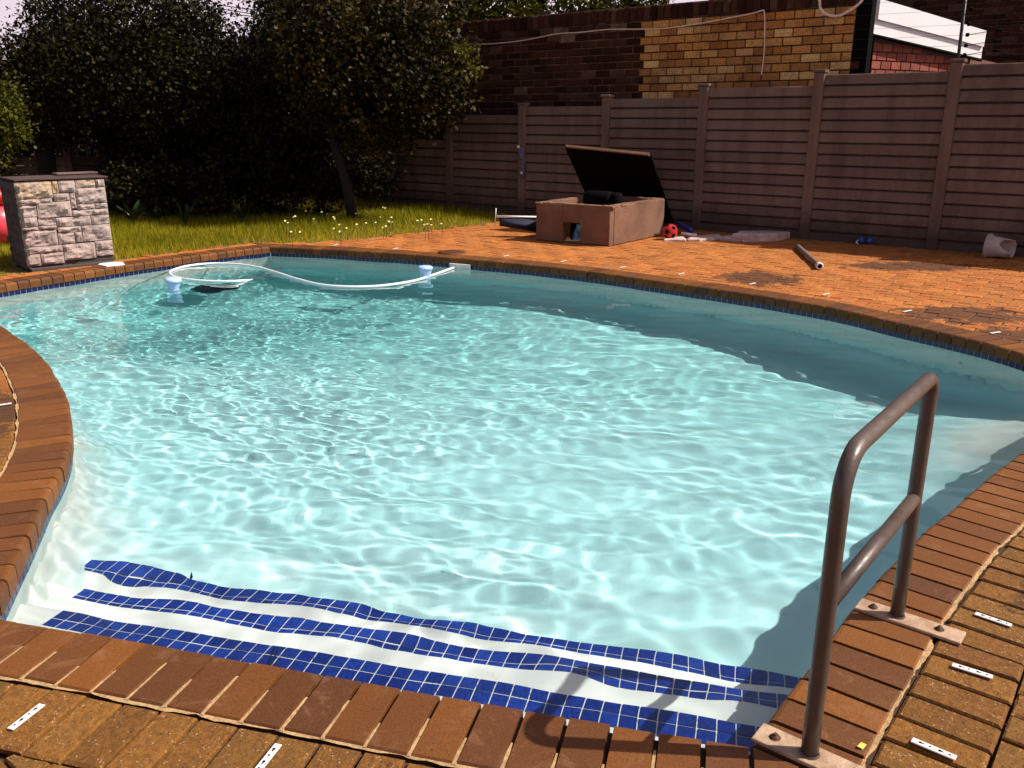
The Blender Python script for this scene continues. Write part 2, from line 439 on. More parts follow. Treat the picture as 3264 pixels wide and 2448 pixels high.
def inpoly(x, y, poly):
    c = False; j = len(poly) - 1
    for i in range(len(poly)):
        xi, yi = poly[i][0], poly[i][1]; xj, yj = poly[j][0], poly[j][1]
        if (yi > y) != (yj > y) and x < (xj - xi) * (y - yi) / (yj - yi) + xi: c = not c
        j = i
    return c
def grid_dist(X, Y):
    """distance to the outline, positive inside the pool"""
    ox = np.array([p.x for p in outline]); oy = np.array([p.y for p in outline])
    D = np.full(X.shape, 1e9); ins = np.zeros(X.shape, bool)
    for i in range(NO):
        ax, ay = ox[i - 1], oy[i - 1]; bx, by = ox[i], oy[i]
        dx, dy = bx - ax, by - ay; L2 = dx * dx + dy * dy
        t = np.clip(((X - ax) * dx + (Y - ay) * dy) / L2, 0, 1)
        D = np.minimum(D, (X - ax - t * dx) ** 2 + (Y - ay - t * dy) ** 2)
        if by != ay:
            c = ((by > Y) != (ay > Y)) & (X < (ax - bx) * (Y - by) / (ay - by) + bx); ins ^= c
    D = np.sqrt(D); return np.where(ins, D, -D)

# ------------------------------------------------------------------ ground sheet, lawn
def sheet(name, loops, z, mat, **k):
    flat = [p for l in loops for p in l]
    tris = tessellate_polygon([[Vector((p[0], p[1], 0)) for p in l] for l in loops])
    b = MB(); fs = []
    for t in tris:
        p, q, r = (flat[i] for i in t)
        if (q[0] - p[0]) * (r[1] - p[1]) - (q[1] - p[1]) * (r[0] - p[0]) < 0: t = t[::-1]
        fs.append(tuple(t))
    b.add([(p[0], p[1], z) for p in flat], fs)
    return b.obj(name, mat, **k)
hole = [(p.x + n.x * .12, p.y + n.y * .12) for p, n in list(zip(outline, onorm))[::4]]
sheet('ground', [[(-120, -60), (120, -60), (120, 160), (-120, 160)], hole], -.034, M['sand'], kind='structure')
def Doff(d, o):
    p, _ = PD.at(d); n = PD.normal(d); return (p.x + n.x * o, p.y + n.y * o)
LAWN = [Doff(PD.L - .2, .50), Doff(PD.L - 1.2, .46), Doff(2.4, .44), Doff(1.6, .47), Doff(.7, .42), (-3.22, 10.50), *[tuple(G(*p_)[:2]) for p_ in ((1033, 770), (1204, 753), (1322, 741), (1420, 727), (1500, 719))],
        (.2, 13.5), (-4.5, 17.3), (-8, 20), (-16, 20), (-16, 6.9), (-7, 6.9)]
sheet('lawn', [LAWN[::-1]], -.022, M['lawnbase'], kind='structure')

# ------------------------------------------------------------------ pool: shell, tiles, coping
pool = empty('swimming_pool', (0, 5, 0), label='freeform swimming pool with red brick coping and blue tiled steps', cat='pool')
# walls
wb = MB(); vs = []; fs = []
for p, n in zip(outline, onorm):
    q = p + n * .012
    for z in (-.07, -.6, -1.2, -2.1): vs.append((q.x, q.y, z))
for i in range(NO):
    j = (i + 1) % NO
    for k in range(3): fs.append((i * 4 + k, i * 4 + k + 1, j * 4 + k + 1, j * 4 + k))
wb.add(vs, fs, 0, True)
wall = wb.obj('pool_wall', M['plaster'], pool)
# floor with a coved edge
xs = np.arange(-6.2, 3.8, .05); ys = np.arange(1.4, 10.7, .05)
X, Y = np.meshgrid(xs, ys); D = grid_dist(X, Y)
sA = ((X + 1.6) * .2575 + (Y - 2.32) * .9663)         # distance from the near edge
base = -.66 - .46 * np.clip((sA - .9) / 3.4, 0, 1)
base = base - .55 * np.clip((Y - 6.3) / 2.5, 0, 1) * np.clip((.3 - X) / 2.2, 0, 1)
base = base + .62 * np.exp(-((X - 2.95) ** 2 + (Y - 4.35) ** 2) / .75)
r = .42; dc = np.clip(D - .0, 0, r)
Z = base + (r - np.sqrt(np.maximum(r * r - (r - dc) ** 2, 0)))
ny, nx = X.shape
idx = np.arange(nx * ny).reshape(ny, nx)
keep = (D[:-1, :-1] > -.12)
q = np.stack([idx[:-1, :-1], idx[:-1, 1:], idx[1:, 1:], idx[1:, :-1]], -1)[keep]
me = bpy.data.meshes.new('pool_floor'); me.from_pydata(np.stack([X, Y, Z], -1).reshape(-1, 3).tolist(), [], q.tolist())
me.polygons.foreach_set('use_smooth', [True] * len(me.polygons)); me.materials.append(M['plaster'])
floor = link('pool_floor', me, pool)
receivers = [wall, floor]
# steps
AT = Vector((.9675, -.2530, 0)).normalized(); AN = Vector((-AT.y, AT.x, 0))
A0 = Vector((-1.60, 2.32, 0))
STEPS = [(.30, -.22), (.575, -.38), (.83, -.54)]
for (nd, z) in STEPS:
    b = MB()
    c = A0 + AT * 1.15 + AN * (nd / 2 - .05) + Vector((0, 0, (z - 1.3) / 2))
    b.box(c, AT, Vector((0, 0, 1)), AN, 1.55, (z + 1.3) / 2, nd / 2 + .05, 0, .008)
    o = b.obj('step', M['step'], pool); receivers.append(o)
# step noses in two rows of cobalt mosaic
TP = .0535
def small_tile(c, t, n, up, tone, hs=.0245, d=.004):
    b = MB(); b.box(c, t, up, n, .0245, d, hs, tone, .0015); return b
st_tiles = []
starts = [-.02, -.16, -.34]
for si, (nd, z) in enumerate(STEPS):
    s = starts[si]
    while s < 2.75:
        for row in range(2):
            jit = rnd.uniform(-.0012, .0012)
            cut = row == 1 and si > 0
            c = A0 + AT * (s + TP / 2) + AN * (nd - .028 - row * (.040 if cut else TP) + jit) + Vector((0, 0, z + .001))
            if inpoly(c.x, c.y, outline): st_tiles.append((c, .0105 if cut else .0245))
        s += TP
for c, hh in st_tiles[:300]:
    o = small_tile(c, AT, AN, Vector((0, 0, 1)), rnd.random(), hh).obj('step_tile', M['tile'], pool); receivers.append(o)
# waterline tiles
wt = []
for P in (PA, PB, PD, PE):
    n = int(P.L / .0535)
    for i in range(n):
        s = (i + .5) * P.L / n; p, nn = P.at(s); nn = P.normal(s)
        q = p + nn * .012; c = Vector((q.x, q.y, -.099)); pr = proj(c)
        vis = pr is not None and -40 < pr[0] < 3300 and -40 < pr[1] < 2480
        wt.append(((0 if vis and P is not PA else 1), pr[2] if pr else 99, c, nn))
wt.sort(key=lambda a: (a[0], a[1]))
rest = MB()
for k, (_, _, c, nn) in enumerate(wt):
    n3 = Vector((-nn.x, -nn.y, 0)); t3 = Vector((-nn.y, nn.x, 0))
    if k < 300:
        b = MB(); b.box(c, t3, n3, Vector((0, 0, 1)), .0252, .004, .0235, rnd.random(), .0015)
        b.obj('waterline_tile', M['shadedtile'], pool)
    else: rest.box(c, t3, n3, Vector((0, 0, 1)), .0252, .004, .0235, rnd.random(), .0015)
rest.obj('waterline_tile_run', M['shadedtile'], pool, kind='stuff')
# coping bricks
def clip_half(poly, P, n):
    out = []
    for i in range(len(poly)):
        a, b = poly[i], poly[(i + 1) % len(poly)]
        da = (a[0] - P[0]) * n[0] + (a[1] - P[1]) * n[1]; db = (b[0] - P[0]) * n[0] + (b[1] - P[1]) * n[1]
        if da >= 0: out.append(a)
        if (da >= 0) != (db >= 0):
            t = da / (da - db); out.append((a[0] + (b[0] - a[0]) * t, a[1] + (b[1] - a[1]) * t))
    return out
CL = .235
mort = MB()
ncop = 0
def coping_run(P, pitch=.111, gap=.008, s0=0.0, s1=None, fill=0.0):
    global ncop
    L = (s1 if s1 is not None else P.L) - s0; n = max(1, round(L / pitch)); st = L / n
    for i in range(n):
        a = s0 + i * st + gap / 2; b = s0 + (i + 1) * st - gap / 2
        pa, _ = P.at(a); pb, _ = P.at(b); na = P.normal(min(max(a, 0), P.L)); nb = P.normal(min(max(b, 0), P.L))
        e = (pb - pa).normalized()
        lo = rnd.uniform(-.003, .003); cl = CL + rnd.uniform(-.003, .002); dz = rnd.uniform(-.0018, .0005)
        prof = [(0, -.073, 0), (0, -.020, .0), (.003, -.009, .001), (.010, -.0025, .002), (.020, 0, .0025), (cl - .004, 0, .0025), (cl, -.005, 0), (cl, -.073, 0)]
        vs = []
        for (d, z, ins) in prof: q = pa + na * (d + lo) + e * ins; vs.append((q.x, q.y, z + dz))
        for (d, z, ins) in prof: q = pb + nb * (d + lo) - e * ins; vs.append((q.x, q.y, z + dz))
        m = len(prof)
        fs = [tuple(range(m)), tuple(range(2 * m - 1, m - 1, -1))]
        for k in range(m): l = (k + 1) % m; fs.append((k, m + k, m + l, l))
        bb = MB(); bb.add(vs, fs, rnd.random())
        if ncop < 300: bb.obj('coping_brick', M['coping'], pool)
        else: coprest.add(vs, fs, rnd.random())
        ncop += 1
        if fill:      # mortar in the joint at the outer part
            pm, _ = P.at(b + gap / 2); nm = P.normal(min(max(b + gap / 2, 0), P.L)); t = Vector((-nm.y, nm.x))
            d0 = CL * rnd.uniform(.30, .65); pts = []; K = 6
            for k in range(K + 1):
                d = d0 + (CL + .004 - d0) * k / K; wd = gap * .5 * rnd.uniform(.8, 1.5) * (k / K * .6 + .6)
                pts.append((pm + nm * d - t * wd, pm + nm * d + t * wd))
            vs = []
            for a_, b_ in pts: vs += [(a_.x, a_.y, -.004), (b_.x, b_.y, -.004)]
            mort.add(vs, [(2 * k, 2 * k + 1, 2 * k + 3, 2 * k + 2) for k in range(K)])
coprest = MB()
coping_run(PA, .1105, .009, fill=1)
coping_run(PB, .111, .008)
coping_run(PD)
coping_run(PE)
if coprest.v: coprest.obj('coping_run', M['coping'], pool, kind='stuff')
# cut bricks filling the outer corners
def corner_fill(P1, P2):
    c, _ = P1.at(P1.L); n1 = P1.normal(P1.L); n2 = P2.normal(0); t1 = Vector((-n1.y, n1.x))
    for k in range(3):
        a, b = .004 + k * .1105, .004 + k * .1105 + .102
        q = [c + t1 * a, c + t1 * a + n1 * CL, c + t1 * b + n1 * CL, c + t1 * b]
        q = [(v.x, v.y) for v in q]
        t2 = Vector((-n2.y, n2.x)); q = clip_half(q, (c.x - t2.x * .006, c.y - t2.y * .006), (-t2.x, -t2.y))
        if len(q) >= 3:
            ar = sum(q[i][0] * q[(i + 1) % len(q)][1] - q[(i + 1) % len(q)][0] * q[i][1] for i in range(len(q)))
            if ar < 0: q = q[::-1]
            if abs(ar) > .002: MB().prism(q, -.001, -.073, .003, rnd.random()).obj('coping_brick', M['coping'], pool)
corner_fill(PA, PB); corner_fill(PB, PD)
# bedding under the coping and the sandy bead along its outer edge
bed = MB()
for P, w0 in ((PA, 1.0), (PB, 1.0), (PD, .3), (PE, 1.0)):
    n = int(P.L / .02); a0 = len(bed.v); vs = []; ws = []
    for i in range(n + 1):
        s = P.L * i / n; p, _ = P.at(s); nn = P.normal(s)
        jo = noise.noise(Vector((p.x * 9, p.y * 9, 0))) * .006 + noise.noise(Vector((p.x * 40, p.y * 40, 3))) * .004
        q1, q2 = p + nn * .02, p + nn * (CL + .05); vs += [(q1.x, q1.y, -.018), (q2.x, q2.y, -.018)]
        wd = max(-.003, (.010 + jo * 1.3) * w0 + .007 * noise.noise(Vector((s * 5, 1, w0))) + .006 * noise.noise(Vector((s * 22, 4, w0))))
        q1, q2 = p + nn * (CL - .004 + jo * .3), p + nn * (CL + wd)
        ws += [(q1.x, q1.y, -.0065), (q2.x, q2.y, -.0055 + jo * .2)]
    fs = [(2 * i, 2 * i + 2, 2 * i + 3, 2 * i + 1)[::-1] for i in range(n)]
    bed.add(vs, fs); mort.add(ws, fs)
bed.obj('coping_bed', M['sand'], pool); mort.obj('mortar', M['mortar'], pool)
# skimmer mouth in the far wall
sk = min((PB.at(PB.L * i / 900)[0] for i in range(901)), key=lambda q: abs(proj((q.x, q.y, -.09))[0] - 1468) + (1000 if q.y < 7 else 0)); sk = Vector((sk.x, sk.y, -.088))
b = MB(); kd = Vector((.90, -.435, 0)).normalized(); kn = Vector((-.435, -.90, 0)).normalized()
c = sk + kn * .022
for (x, z, a, h) in ((0, .022, .125, .006), (0, -.03, .125, .006), (-.119, 0, .006, .026), (.119, 0, .006, .026)):
    b.box(c + kd * x + Vector((0, 0, z)), kd, kn, Vector((0, 0, 1)), a, .012, h, 0, .002)
b.box(c - kn * .008, kd, kn, Vector((0, 0, 1)), .118, .003, .024)
b.obj('skimmer_mouth', M['whitepl'], pool)
for o in receivers: o.cycles.is_caustics_receiver = True

# ------------------------------------------------------------------ water surface
xs = np.arange(-5.9, 3.5, .0165); ys = np.arange(1.62, 10.4, .0165)
X, Y = np.meshgrid(xs, ys); D = grid_dist(X[::6, ::6], Y[::6, ::6])
D = np.repeat(np.repeat(D, 6, 0), 6, 1)[:X.shape[0], :X.shape[1]]
rng = np.random.RandomState(5)
WX = X + .10 * np.sin(1.3 * Y + .7 * X) + .05 * np.sin(3.1 * Y - 2.2 * X + 1); WY = Y + .10 * np.sin(1.1 * X + 2) + .05 * np.sin(2.7 * X + 1.9 * Y)
Zc = np.zeros_like(X); Zr = np.zeros_like(X)
for i in range(46):                       # slow swell, everywhere
    lam = np.exp(rng.uniform(math.log(.14), math.log(.70))); th = rng.normal(1.25, .75); k = 2 * math.pi / lam
    Zc += .00125 * lam ** 1.15 * np.sin(k * (np.cos(th) * WX + np.sin(th) * WY) + rng.uniform(0, 6.28))
for i in range(44):                       # short ripples where the breeze catches the water
    lam = np.exp(rng.uniform(math.log(.055), math.log(.16))); th = rng.normal(1.35, .6); k = 2 * math.pi / lam
    Zr += .0011 * lam ** 1.1 * np.sin(k * (np.cos(th) * WX + np.sin(th) * WY) + rng.uniform(0, 6.28))
amp = .30 + 1.0 / (1 + np.exp((WX - .2 + .12 * (Y - 4)) * 1.6))
amp *= 1 / (1 + np.exp(-(Y - 2.9 - .15 * X) * 4)) * .85 + .15
amp *= .75 + .35 * np.sin(.9 * X + 1.7 * Y) * np.sin(1.9 * X - .6 * Y)
Z = WATER + Zc * (.86 + 1.30 / (1 + np.exp((Y + .26 * X - 3.3) * 3))) + Zr * np.clip(amp, .05, 2) * 1.05
ny, nx = X.shape; idx = np.arange(nx * ny).reshape(ny, nx)
kp = D[:-1, :-1] > -.11
q = np.stack([idx[:-1, :-1], idx[:-1, 1:], idx[1:, 1:], idx[1:, :-1]], -1)[kp]
used = np.unique(q); remap = np.zeros(nx * ny, np.int64); remap[used] = np.arange(len(used))
V = np.stack([X, Y, Z], -1).reshape(-1, 3)[used]; q = remap[q]
def np_mesh(name, V, F, mat, smooth=False, tone=None):
    me = bpy.data.meshes.new(name); k = F.shape[1]
    me.vertices.add(len(V)); me.vertices.foreach_set('co', V.astype(np.float32).ravel())
    me.loops.add(F.size); me.loops.foreach_set('vertex_index', F.astype(np.int32).ravel())
    me.polygons.add(len(F)); me.polygons.foreach_set('loop_start', np.arange(0, F.size, k, dtype=np.int32))
    me.polygons.foreach_set('use_smooth', np.full(len(F), smooth))
    if tone is not None:
        a = me.attributes.new('tone', 'FLOAT', 'FACE'); a.data.foreach_set('value', tone.astype(np.float32))
    me.materials.append(mat); me.update(calc_edges=True); me.validate(); return me
water = link('water', np_mesh('water', V, q, M['water'], True), kind='structure')
water.cycles.is_caustics_caster = True

# ------------------------------------------------------------------ paving
paving = empty('paving', (0, 0, 0), kind='structure')
items = []     # (poly, ztop, tone)
for P, sgn in ((PA, 1), (PB, 1), (PE, 1)):
    s_end = P.L if P is not PB else 4.6
    n = round(s_end / .113); st = s_end / n
    for i in range(-2 if P is PA else 0, n + (3 if P is PA else 0)):
        a, b = i * st + .0055, (i + 1) * st - .0055
        pa, _ = P.at(a); pb, _ = P.at(b); na, nb = P.normal(min(max(a, 0), P.L)), P.normal(min(max(b, 0), P.L))
        o0 = CL + .014 + rnd.uniform(-.002, .004); o1 = o0 + .222
        q = [pa + na * o0, pa + na * o1, pb + nb * o1, pb + nb * o0]
        q = [(v.x, v.y) for v in q]
        if P is PA and i >= n - 1:
            c, _ = PB.at(0); n2 = PB.normal(0); t2 = Vector((-n2.y, n2.x)); c2 = c + n2 * 0
            q = clip_half(q, (c.x, c.y), (-t2.x, -t2.y))
        if len(q) >= 3: items.append((q, -.004 + rnd.uniform(-.0025, .0015), rnd.random(), .0065))
ax = Vector((.63, .777)); ay = Vector((-.777, .63)); W = .1125
def dlist(x, y):
    return min(math.hypot(x - p.x, y - p.y) for p in outline[::3])
FENCE0 = Vector((4.85, 10.03)); FD = Vector((-1.17, .92)); FL = FD.length; FDU = FD.normalized(); FN = Vector((.9245, -.0)) 
FNB = Vector((FD.y, -FD.x)).normalized()          # pointing away from the yard
if FNB.y < 0: FNB = -FNB
gx = np.arange(-110, 130)
def in_deck(x, y):
    if (Vector((x, y)) - FENCE0).dot(FNB) > .12: return False
    if x < -7.5 or x > 7.2 or y < -.6: return False
    if y < 1.0 and (x < -3 or x > 3.5): return False
    return True
for i in range(-60, 200):
    for j in range(-130, 130):
        k = (i - j) % 4
        if k == 0: cx, cy, hw, hh = i + 1, j + .5, 1, .5
        elif k == 3: cx, cy, hw, hh = i + .5, j + 1, .5, 1
        else: continue
        c = ax * (cx * W) + ay * (cy * W)
        if not in_deck(c.x, c.y): continue
        if inpoly(c.x, c.y, outline) or inpoly(c.x, c.y, LAWN): continue
        dl = dlist(c.x, c.y)
        if dl < .16: continue
        g = .0042; hw = hw * W - g; hh = hh * W - g
        an = rnd.uniform(-.012, .012); ca, sa = math.cos(an), math.sin(an)
        q = []
        for (u, v) in ((-hw, -hh), (hw, -hh), (hw, hh), (-hw, hh)):
            u, v = u * ca - v * sa, u * sa + v * ca
            p = c + ax * u + ay * v; q.append((p.x, p.y))
        if dl < .75:       # cut to the edge course or to the coping
            for rep_ in range(2):
                near = [min(range(0, NO), key=lambda k_: (outline[k_].x - p_[0]) ** 2 + (outline[k_].y - p_[1]) ** 2) for p_ in q]
                k_ = min(zip(near, q), key=lambda t_: (outline[t_[0]].x - t_[1][0]) ** 2 + (outline[t_[0]].y - t_[1][1]) ** 2)[0]
                o_, n_ = outline[k_], onorm[k_]
                so_ = .478 if (o_.y < 5.6 and not (o_.y > 4.6 and o_.x > 2.9)) or o_.x < -3 and o_.y < 6.7 else .246
                q = clip_half(q, (o_.x + n_.x * so_, o_.y + n_.y * so_), (n_.x, n_.y))
                if len(q) < 3: break
            if len(q) < 3: continue
            if abs(sum(q[k][0] * q[(k + 1) % len(q)][1] - q[(k + 1) % len(q)][0] * q[k][1] for k in range(len(q)))) / 2 < .0012: continue
        items.append((q, -.006 + rnd.uniform(-.003, .002), rnd.random(), .006))
rank = []
for q, z, t, ch in items:
    cx = sum(p[0] for p in q) / len(q); cy = sum(p[1] for p in q) / len(q); pr = proj((cx, cy, 0))
    sz = 0
    if pr and -60 < pr[0] < 3330 and -60 < pr[1] < 2560:
        pp = [proj((p[0], p[1], 0)) for p in q]
        if all(pp): sz = abs(sum(pp[i][0] * pp[(i + 1) % len(q)][1] - pp[(i + 1) % len(q)][0] * pp[i][1] for i in range(len(q))))
    rank.append(sz)
order = sorted(range(len(items)), key=lambda i: -rank[i])
rest = MB()
for n, i in enumerate(order):
    q, z, t, ch = items[i]
    ar = sum(q[k][0] * q[(k + 1) % len(q)][1] - q[(k + 1) % len(q)][0] * q[k][1] for k in range(len(q)))
    if ar < 0: q = q[::-1]
    tl = (rnd.uniform(-.005, .005), rnd.uniform(-.005, .005))
    if n < 300: MB().prism(q, z, z - .02, ch, t, tl).obj('paver', M['paver'], paving)
    else: rest.prism(q, z, z - .02, ch * .8, t, tl)
rest.obj('paver_field', M['paver'], paving, kind='stuff')

# ------------------------------------------------------------------ white cover anchor strips with keyhole slots
def anchor_mesh():
    b = MB(); L, Wd, T = .05, .0095, .0035
    holes = [(-.030, .0042), (-.010, .003), (.012, .0042), (.034, .003)]
    b.box((0, 0, T / 2), (1, 0, 0), (0, 0, 1), (0, 1, 0), L, T / 2, Wd, 0, .0012)
    return b.mesh('anchor_strip', M['whitepl'])
am = anchor_mesh()
hm = MB()
for (x, r_) in ((-.030, .0038), (-.008, .0028), (.014, .0038), (.036, .0028)):
    ring = [(x + r_ * math.cos(a) * 1.1, r_ * math.sin(a)) for a in [k * math.pi / 4 for k in range(8)]]
    hm.prism(ring, .0042, .003, .0001)
    if r_ > .003: hm.prism([(x + .002, -.0016), (x + .009, -.0016), (x + .009, .0016), (x + .002, .0016)], .0042, .003, .0001)
hmm = hm.mesh('slot', M['black'])
strips = [((85, 2287), 'white slotted anchor strip on the paving at the bottom left corner', 'A'),
          ((852, 2420), 'white slotted anchor strip at the bottom edge below the front coping', 'A'),
          ((3165, 1977), 'white slotted anchor strip right of the rear handrail foot, farthest of the right hand three', 'B'),
          ((3098, 2141), 'middle one of the three white slotted strips right of the handrail', 'B'),
          ((2975, 2390), 'white slotted anchor strip nearest the bottom right corner', 'B'),
          ((2, 1292), 'white anchor strip on the stained paving inside the left curved coping', 'E')]
far = [(1069, 781), (1260, 793), (1613, 816), (1796, 833), (1985, 852), (2171, 873), (2398, 905), (2632, 938), (2891, 992), (3172, 1061)]
def strip(px, label, key, group=None):
    p = G(*px, 0.0)
    P = {'A': PA, 'B': PB, 'E': PE}[key]
    best = min((((P.at(s * P.L / 200)[0] - Vector((p.x, p.y))).length, s * P.L / 200) for s in range(201)))
    n = P.normal(best[1]); ang = math.atan2(n.y, n.x)
    r_ = empty('anchor_strip', (p.x, p.y, 0), label=label, cat='anchor strip', group=group)
    if best[0] > .2: z = .0015
    r_.location.z = .0015
    r_.rotation_euler.z = ang + rnd.uniform(-.08, .08)
    for nm, me in (('strip_plate', am), ('slot', hmm)):
        o = bpy.data.objects.new(nm, me); COL.objects.link(o); o.parent = r_
for px, lb, k in strips: strip(px, lb, k)
orde = ['first', 'second', 'third', 'fourth', 'fifth', 'sixth', 'seventh', 'eighth', 'ninth', 'tenth']
for k, px in enumerate(far):
    strip(px, orde[k] + ' white anchor strip along the far coping, from the back left corner', 'B', 'anchor strips along the far coping')

# ------------------------------------------------------------------ handrail
hr = empty('pool_handrail', (.93, 2.0, 0), label='brown tubular metal handrail bolted to the coping beside the steps', cat='handrail')
F1, F2 = Vector((.705, 1.705, 0)), Vector((1.165, 2.30, 0)); HT = .765; rad = .0205
d = (F2 - F1).normalized(); rb = .10
path = [F1 + Vector((0, 0, .004))]
for k in range(5): path.append(F1 + Vector((0, 0, .004 + (HT - rb) * (k + 1) / 5.0)))
for k in range(1, 9): a = k * math.pi / 16; path.append(F1 + Vector((0, 0, HT - rb)) + d * rb * (1 - math.cos(a)) + Vector((0, 0, rb * math.sin(a))))
L = (F2 - F1).length
rb2 = .045
path.append(F1 + d * (L * .5) + Vector((0, 0, HT)))
path.append(F2 - d * (rb2) + Vector((0, 0, HT)))
for k in range(1, 9): a = k * math.pi / 16; path.append(F2 - d * rb2 + Vector((0, 0, HT - rb2)) + d * rb2 * math.sin(a) + Vector((0, 0, rb2 * math.cos(a))))
for k in range(4, -1, -1): path.append(F2 + Vector((0, 0, .004 + (HT - rb2) * k / 5.0)))
MB().tube(path, rad, 24).obj('rail_tube', M['rail'], hr)
mz = .40
MB().tube([F1 + d * .012 + Vector((0, 0, mz + .012)), F2 - d * .012 + Vector((0, 0, mz - .002))], .0195, 20).obj('cross_bar', M['rail'], hr)
for F in (F1, F2):       # weld beads
    MB().tube([F + d * .0 + Vector((0, 0, .0105)), F + Vector((0, 0, .016))], [.0245, .0215], 20, caps=False).obj('weld', M['rail'], hr)
bn = Vector((.775, -.632, 0)); bt = Vector((.632, .775, 0))
for F, off, tilt in ((F1, .02, 0), (F2, .035, 0)):
    c = F + bn * off + Vector((0, 0, .0055))
    MB().box(c, bn, Vector((0, 0, 1)), bt, .150, .0045, .036, 0, .0018).obj('base_plate', M['plate'], hr)
    for s in (-.105, .085):
        q = c + bn * s; b = MB()
        b.tube([q, q + Vector((0, 0, .011))], .0105, 6); b.tube([q, q + Vector((0, 0, .0165))], .005, 10)
        b.tube([q, q + Vector((0, 0, .0065))], .0135, 16)
        b.obj('bolt', M['rust'], hr)

# ------------------------------------------------------------------ concrete slat fence
fence = empty('slat_wall', (FENCE0.x, FENCE0.y, 0), label='brown precast concrete wall of horizontal slats between posts behind the pool', cat='wall')
F3 = Vector((FDU.x, FDU.y, 0)); N3 = Vector((-FNB.x, -FNB.y, 0)); UP = Vector((0, 0, 1))
FP0 = Vector((FENCE0.x, FENCE0.y, 0))
tops = {-2: (3262, 150), -1: (3159, 196), 0: (2816, 227), 1: (2403, 273), 2: (2059, 309), 3: (1790, 335), 4: (1561, 363), 5: (1370, 442), 6: (1190, 444), 7: (1040, 424), 8: (880, 424), 9: (760, 424), 10: (660, 424)}
topz = {}
for k, (px, py) in tops.items():
    topz[k] = PP(px, py, FP0, N3).z if k != -2 else None
topz[-2] = topz[-1] + .14
def slat_mesh(pitch):
    """bay-long slat with a sloping face, its lower lip standing proud of the one below"""
    b = MB(); L = FL / 2 - .055
    prof = [(-.018, 0), (.024, 0), (.028, .007), (.012, pitch - .028), (.004, pitch - .020), (-.018, pitch - .020)]
    vs = [(-L, y, z) for y, z in prof] + [(L, y, z) for y, z in prof]; m = len(prof)
    fs = [tuple(range(m))[::-1], tuple(range(m, 2 * m))] + [(k, (k + 1) % m, m + (k + 1) % m, m + k) for k in range(m)]
    b.add(vs, fs); return b
rotz = math.atan2(-F3.y, -F3.x)
for k in range(-2, 11):
    c = FP0 + F3 * FL * (k + .5); tz = topz[k]; n = round((tz - .0) / .132); pitch = (tz + .02) / n
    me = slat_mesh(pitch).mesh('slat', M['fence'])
    MB().box(c - N3 * .026 + UP * (tz / 2 - .02), F3, N3, UP, FL / 2 - .05, .008, tz / 2).obj('backing', M['precastd'], fence)  # backing coloured dark to deepen the shade in the slat grooves
    for i in range(n):
        o = bpy.data.objects.new('slat', me); COL.objects.link(o); o.parent = fence
        o.matrix_parent_inverse = Matrix.Translation(-Vector(fence.location))
        o.location = (c.x + N3.x * rnd.uniform(0, .003), c.y + N3.y * rnd.uniform(0, .003), -.02 + i * pitch); o.rotation_euler.z = rotz
        # local y must face the yard
        if (Matrix.Rotation(rotz, 3, 'Z') @ Vector((0, 1, 0))).dot(N3) < 0: o.rotation_euler.z = rotz + math.pi
for k in range(-2, 12):
    tz = max(topz.get(k, 0) or 0, topz.get(k - 1, 0) or 0) + .005
    p = FP0 + F3 * FL * k
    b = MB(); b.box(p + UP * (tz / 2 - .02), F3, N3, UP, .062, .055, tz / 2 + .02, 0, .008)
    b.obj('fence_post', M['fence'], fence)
    b = MB(); b.box(p + UP * (tz + .018), F3, N3, UP, .075, .07, .016, 0, .006)
    b.obj('post_cap', M['fence'], fence)

# ------------------------------------------------------------------ brick walls behind the fence
WP0 = FP0 - N3 * .55
def wall_s(px, py): # coordinates along the wall plane
    q = PP(px, py, WP0, N3); return (q - WP0).dot(F3), q.z
def brick_wall(root, s0, s1, z0, z1, mat, mmat, Lp, Hp, proud, name='brick', maxn=300, jit=.002, seed=1, skip=None, miss=0, bev=.005):
    r_ = random.Random(seed); c = WP0 + F3 * (s0 + s1) / 2 + UP * (z0 + z1) / 2
    b = MB(); b.box(c - N3 * .11, F3, N3, UP, (s1 - s0) / 2, .10, (z1 - z0) / 2); b.obj('mortar_face', mmat, root)
    n = 0; z = z1 - Hp; rows = 0; extra = MB()
    while z > z0 - .01:
        s = s0 - (Lp / 2 if rows % 2 else 0)
        while s < s1:
            a, e = max(s, s0), min(s + Lp - .013, s1)
            if e - a > .05 and not (skip and skip((a + e) / 2, z)) and r_.random() >= miss:
                hh = (Hp - .014) / 2 + r_.uniform(-.002, .001)
                cc = WP0 + F3 * (a + e) / 2 + UP * (z + Hp / 2) + N3 * (proud + r_.uniform(-jit, jit) - .03)
                t = F3 + UP * r_.uniform(-.006, .006)
                m = MB() if n < maxn else extra
                m.box(cc, t, N3, UP, (e - a) / 2 - r_.uniform(0, .003), .03, hh, r_.random(), bev)
                if m is not extra: m.obj(name, mat, root)
                n += 1
            s += Lp
        z -= Hp; rows += 1
    if extra.v: extra.obj(name + '_run', mat, root, kind='stuff')
    return n
sL, ztop = wall_s(1515, 64)
sY0, _ = wall_s(2040, 200)      # left edge of the yellow part
sY1, _ = wall_s(2716, 150)      # right edge of the yellow part
HP = .104; LP = .252
ztop_y = ztop - 2 * HP
dw = empty('old_brick_wall', tuple(WP0 + F3 * (sY0 + 1)), label='old dark brown brick wall behind the slat wall, left of the yellow brick', cat='brick wall')
brick_wall(dw, sY0 + .006, sY0 + 7.2, 1.0, ztop_y, M['dbrick'], M['dmortar'], LP, HP, .012, jit=.006, seed=3, miss=.04, bev=.012,
           skip=lambda s, z: False)
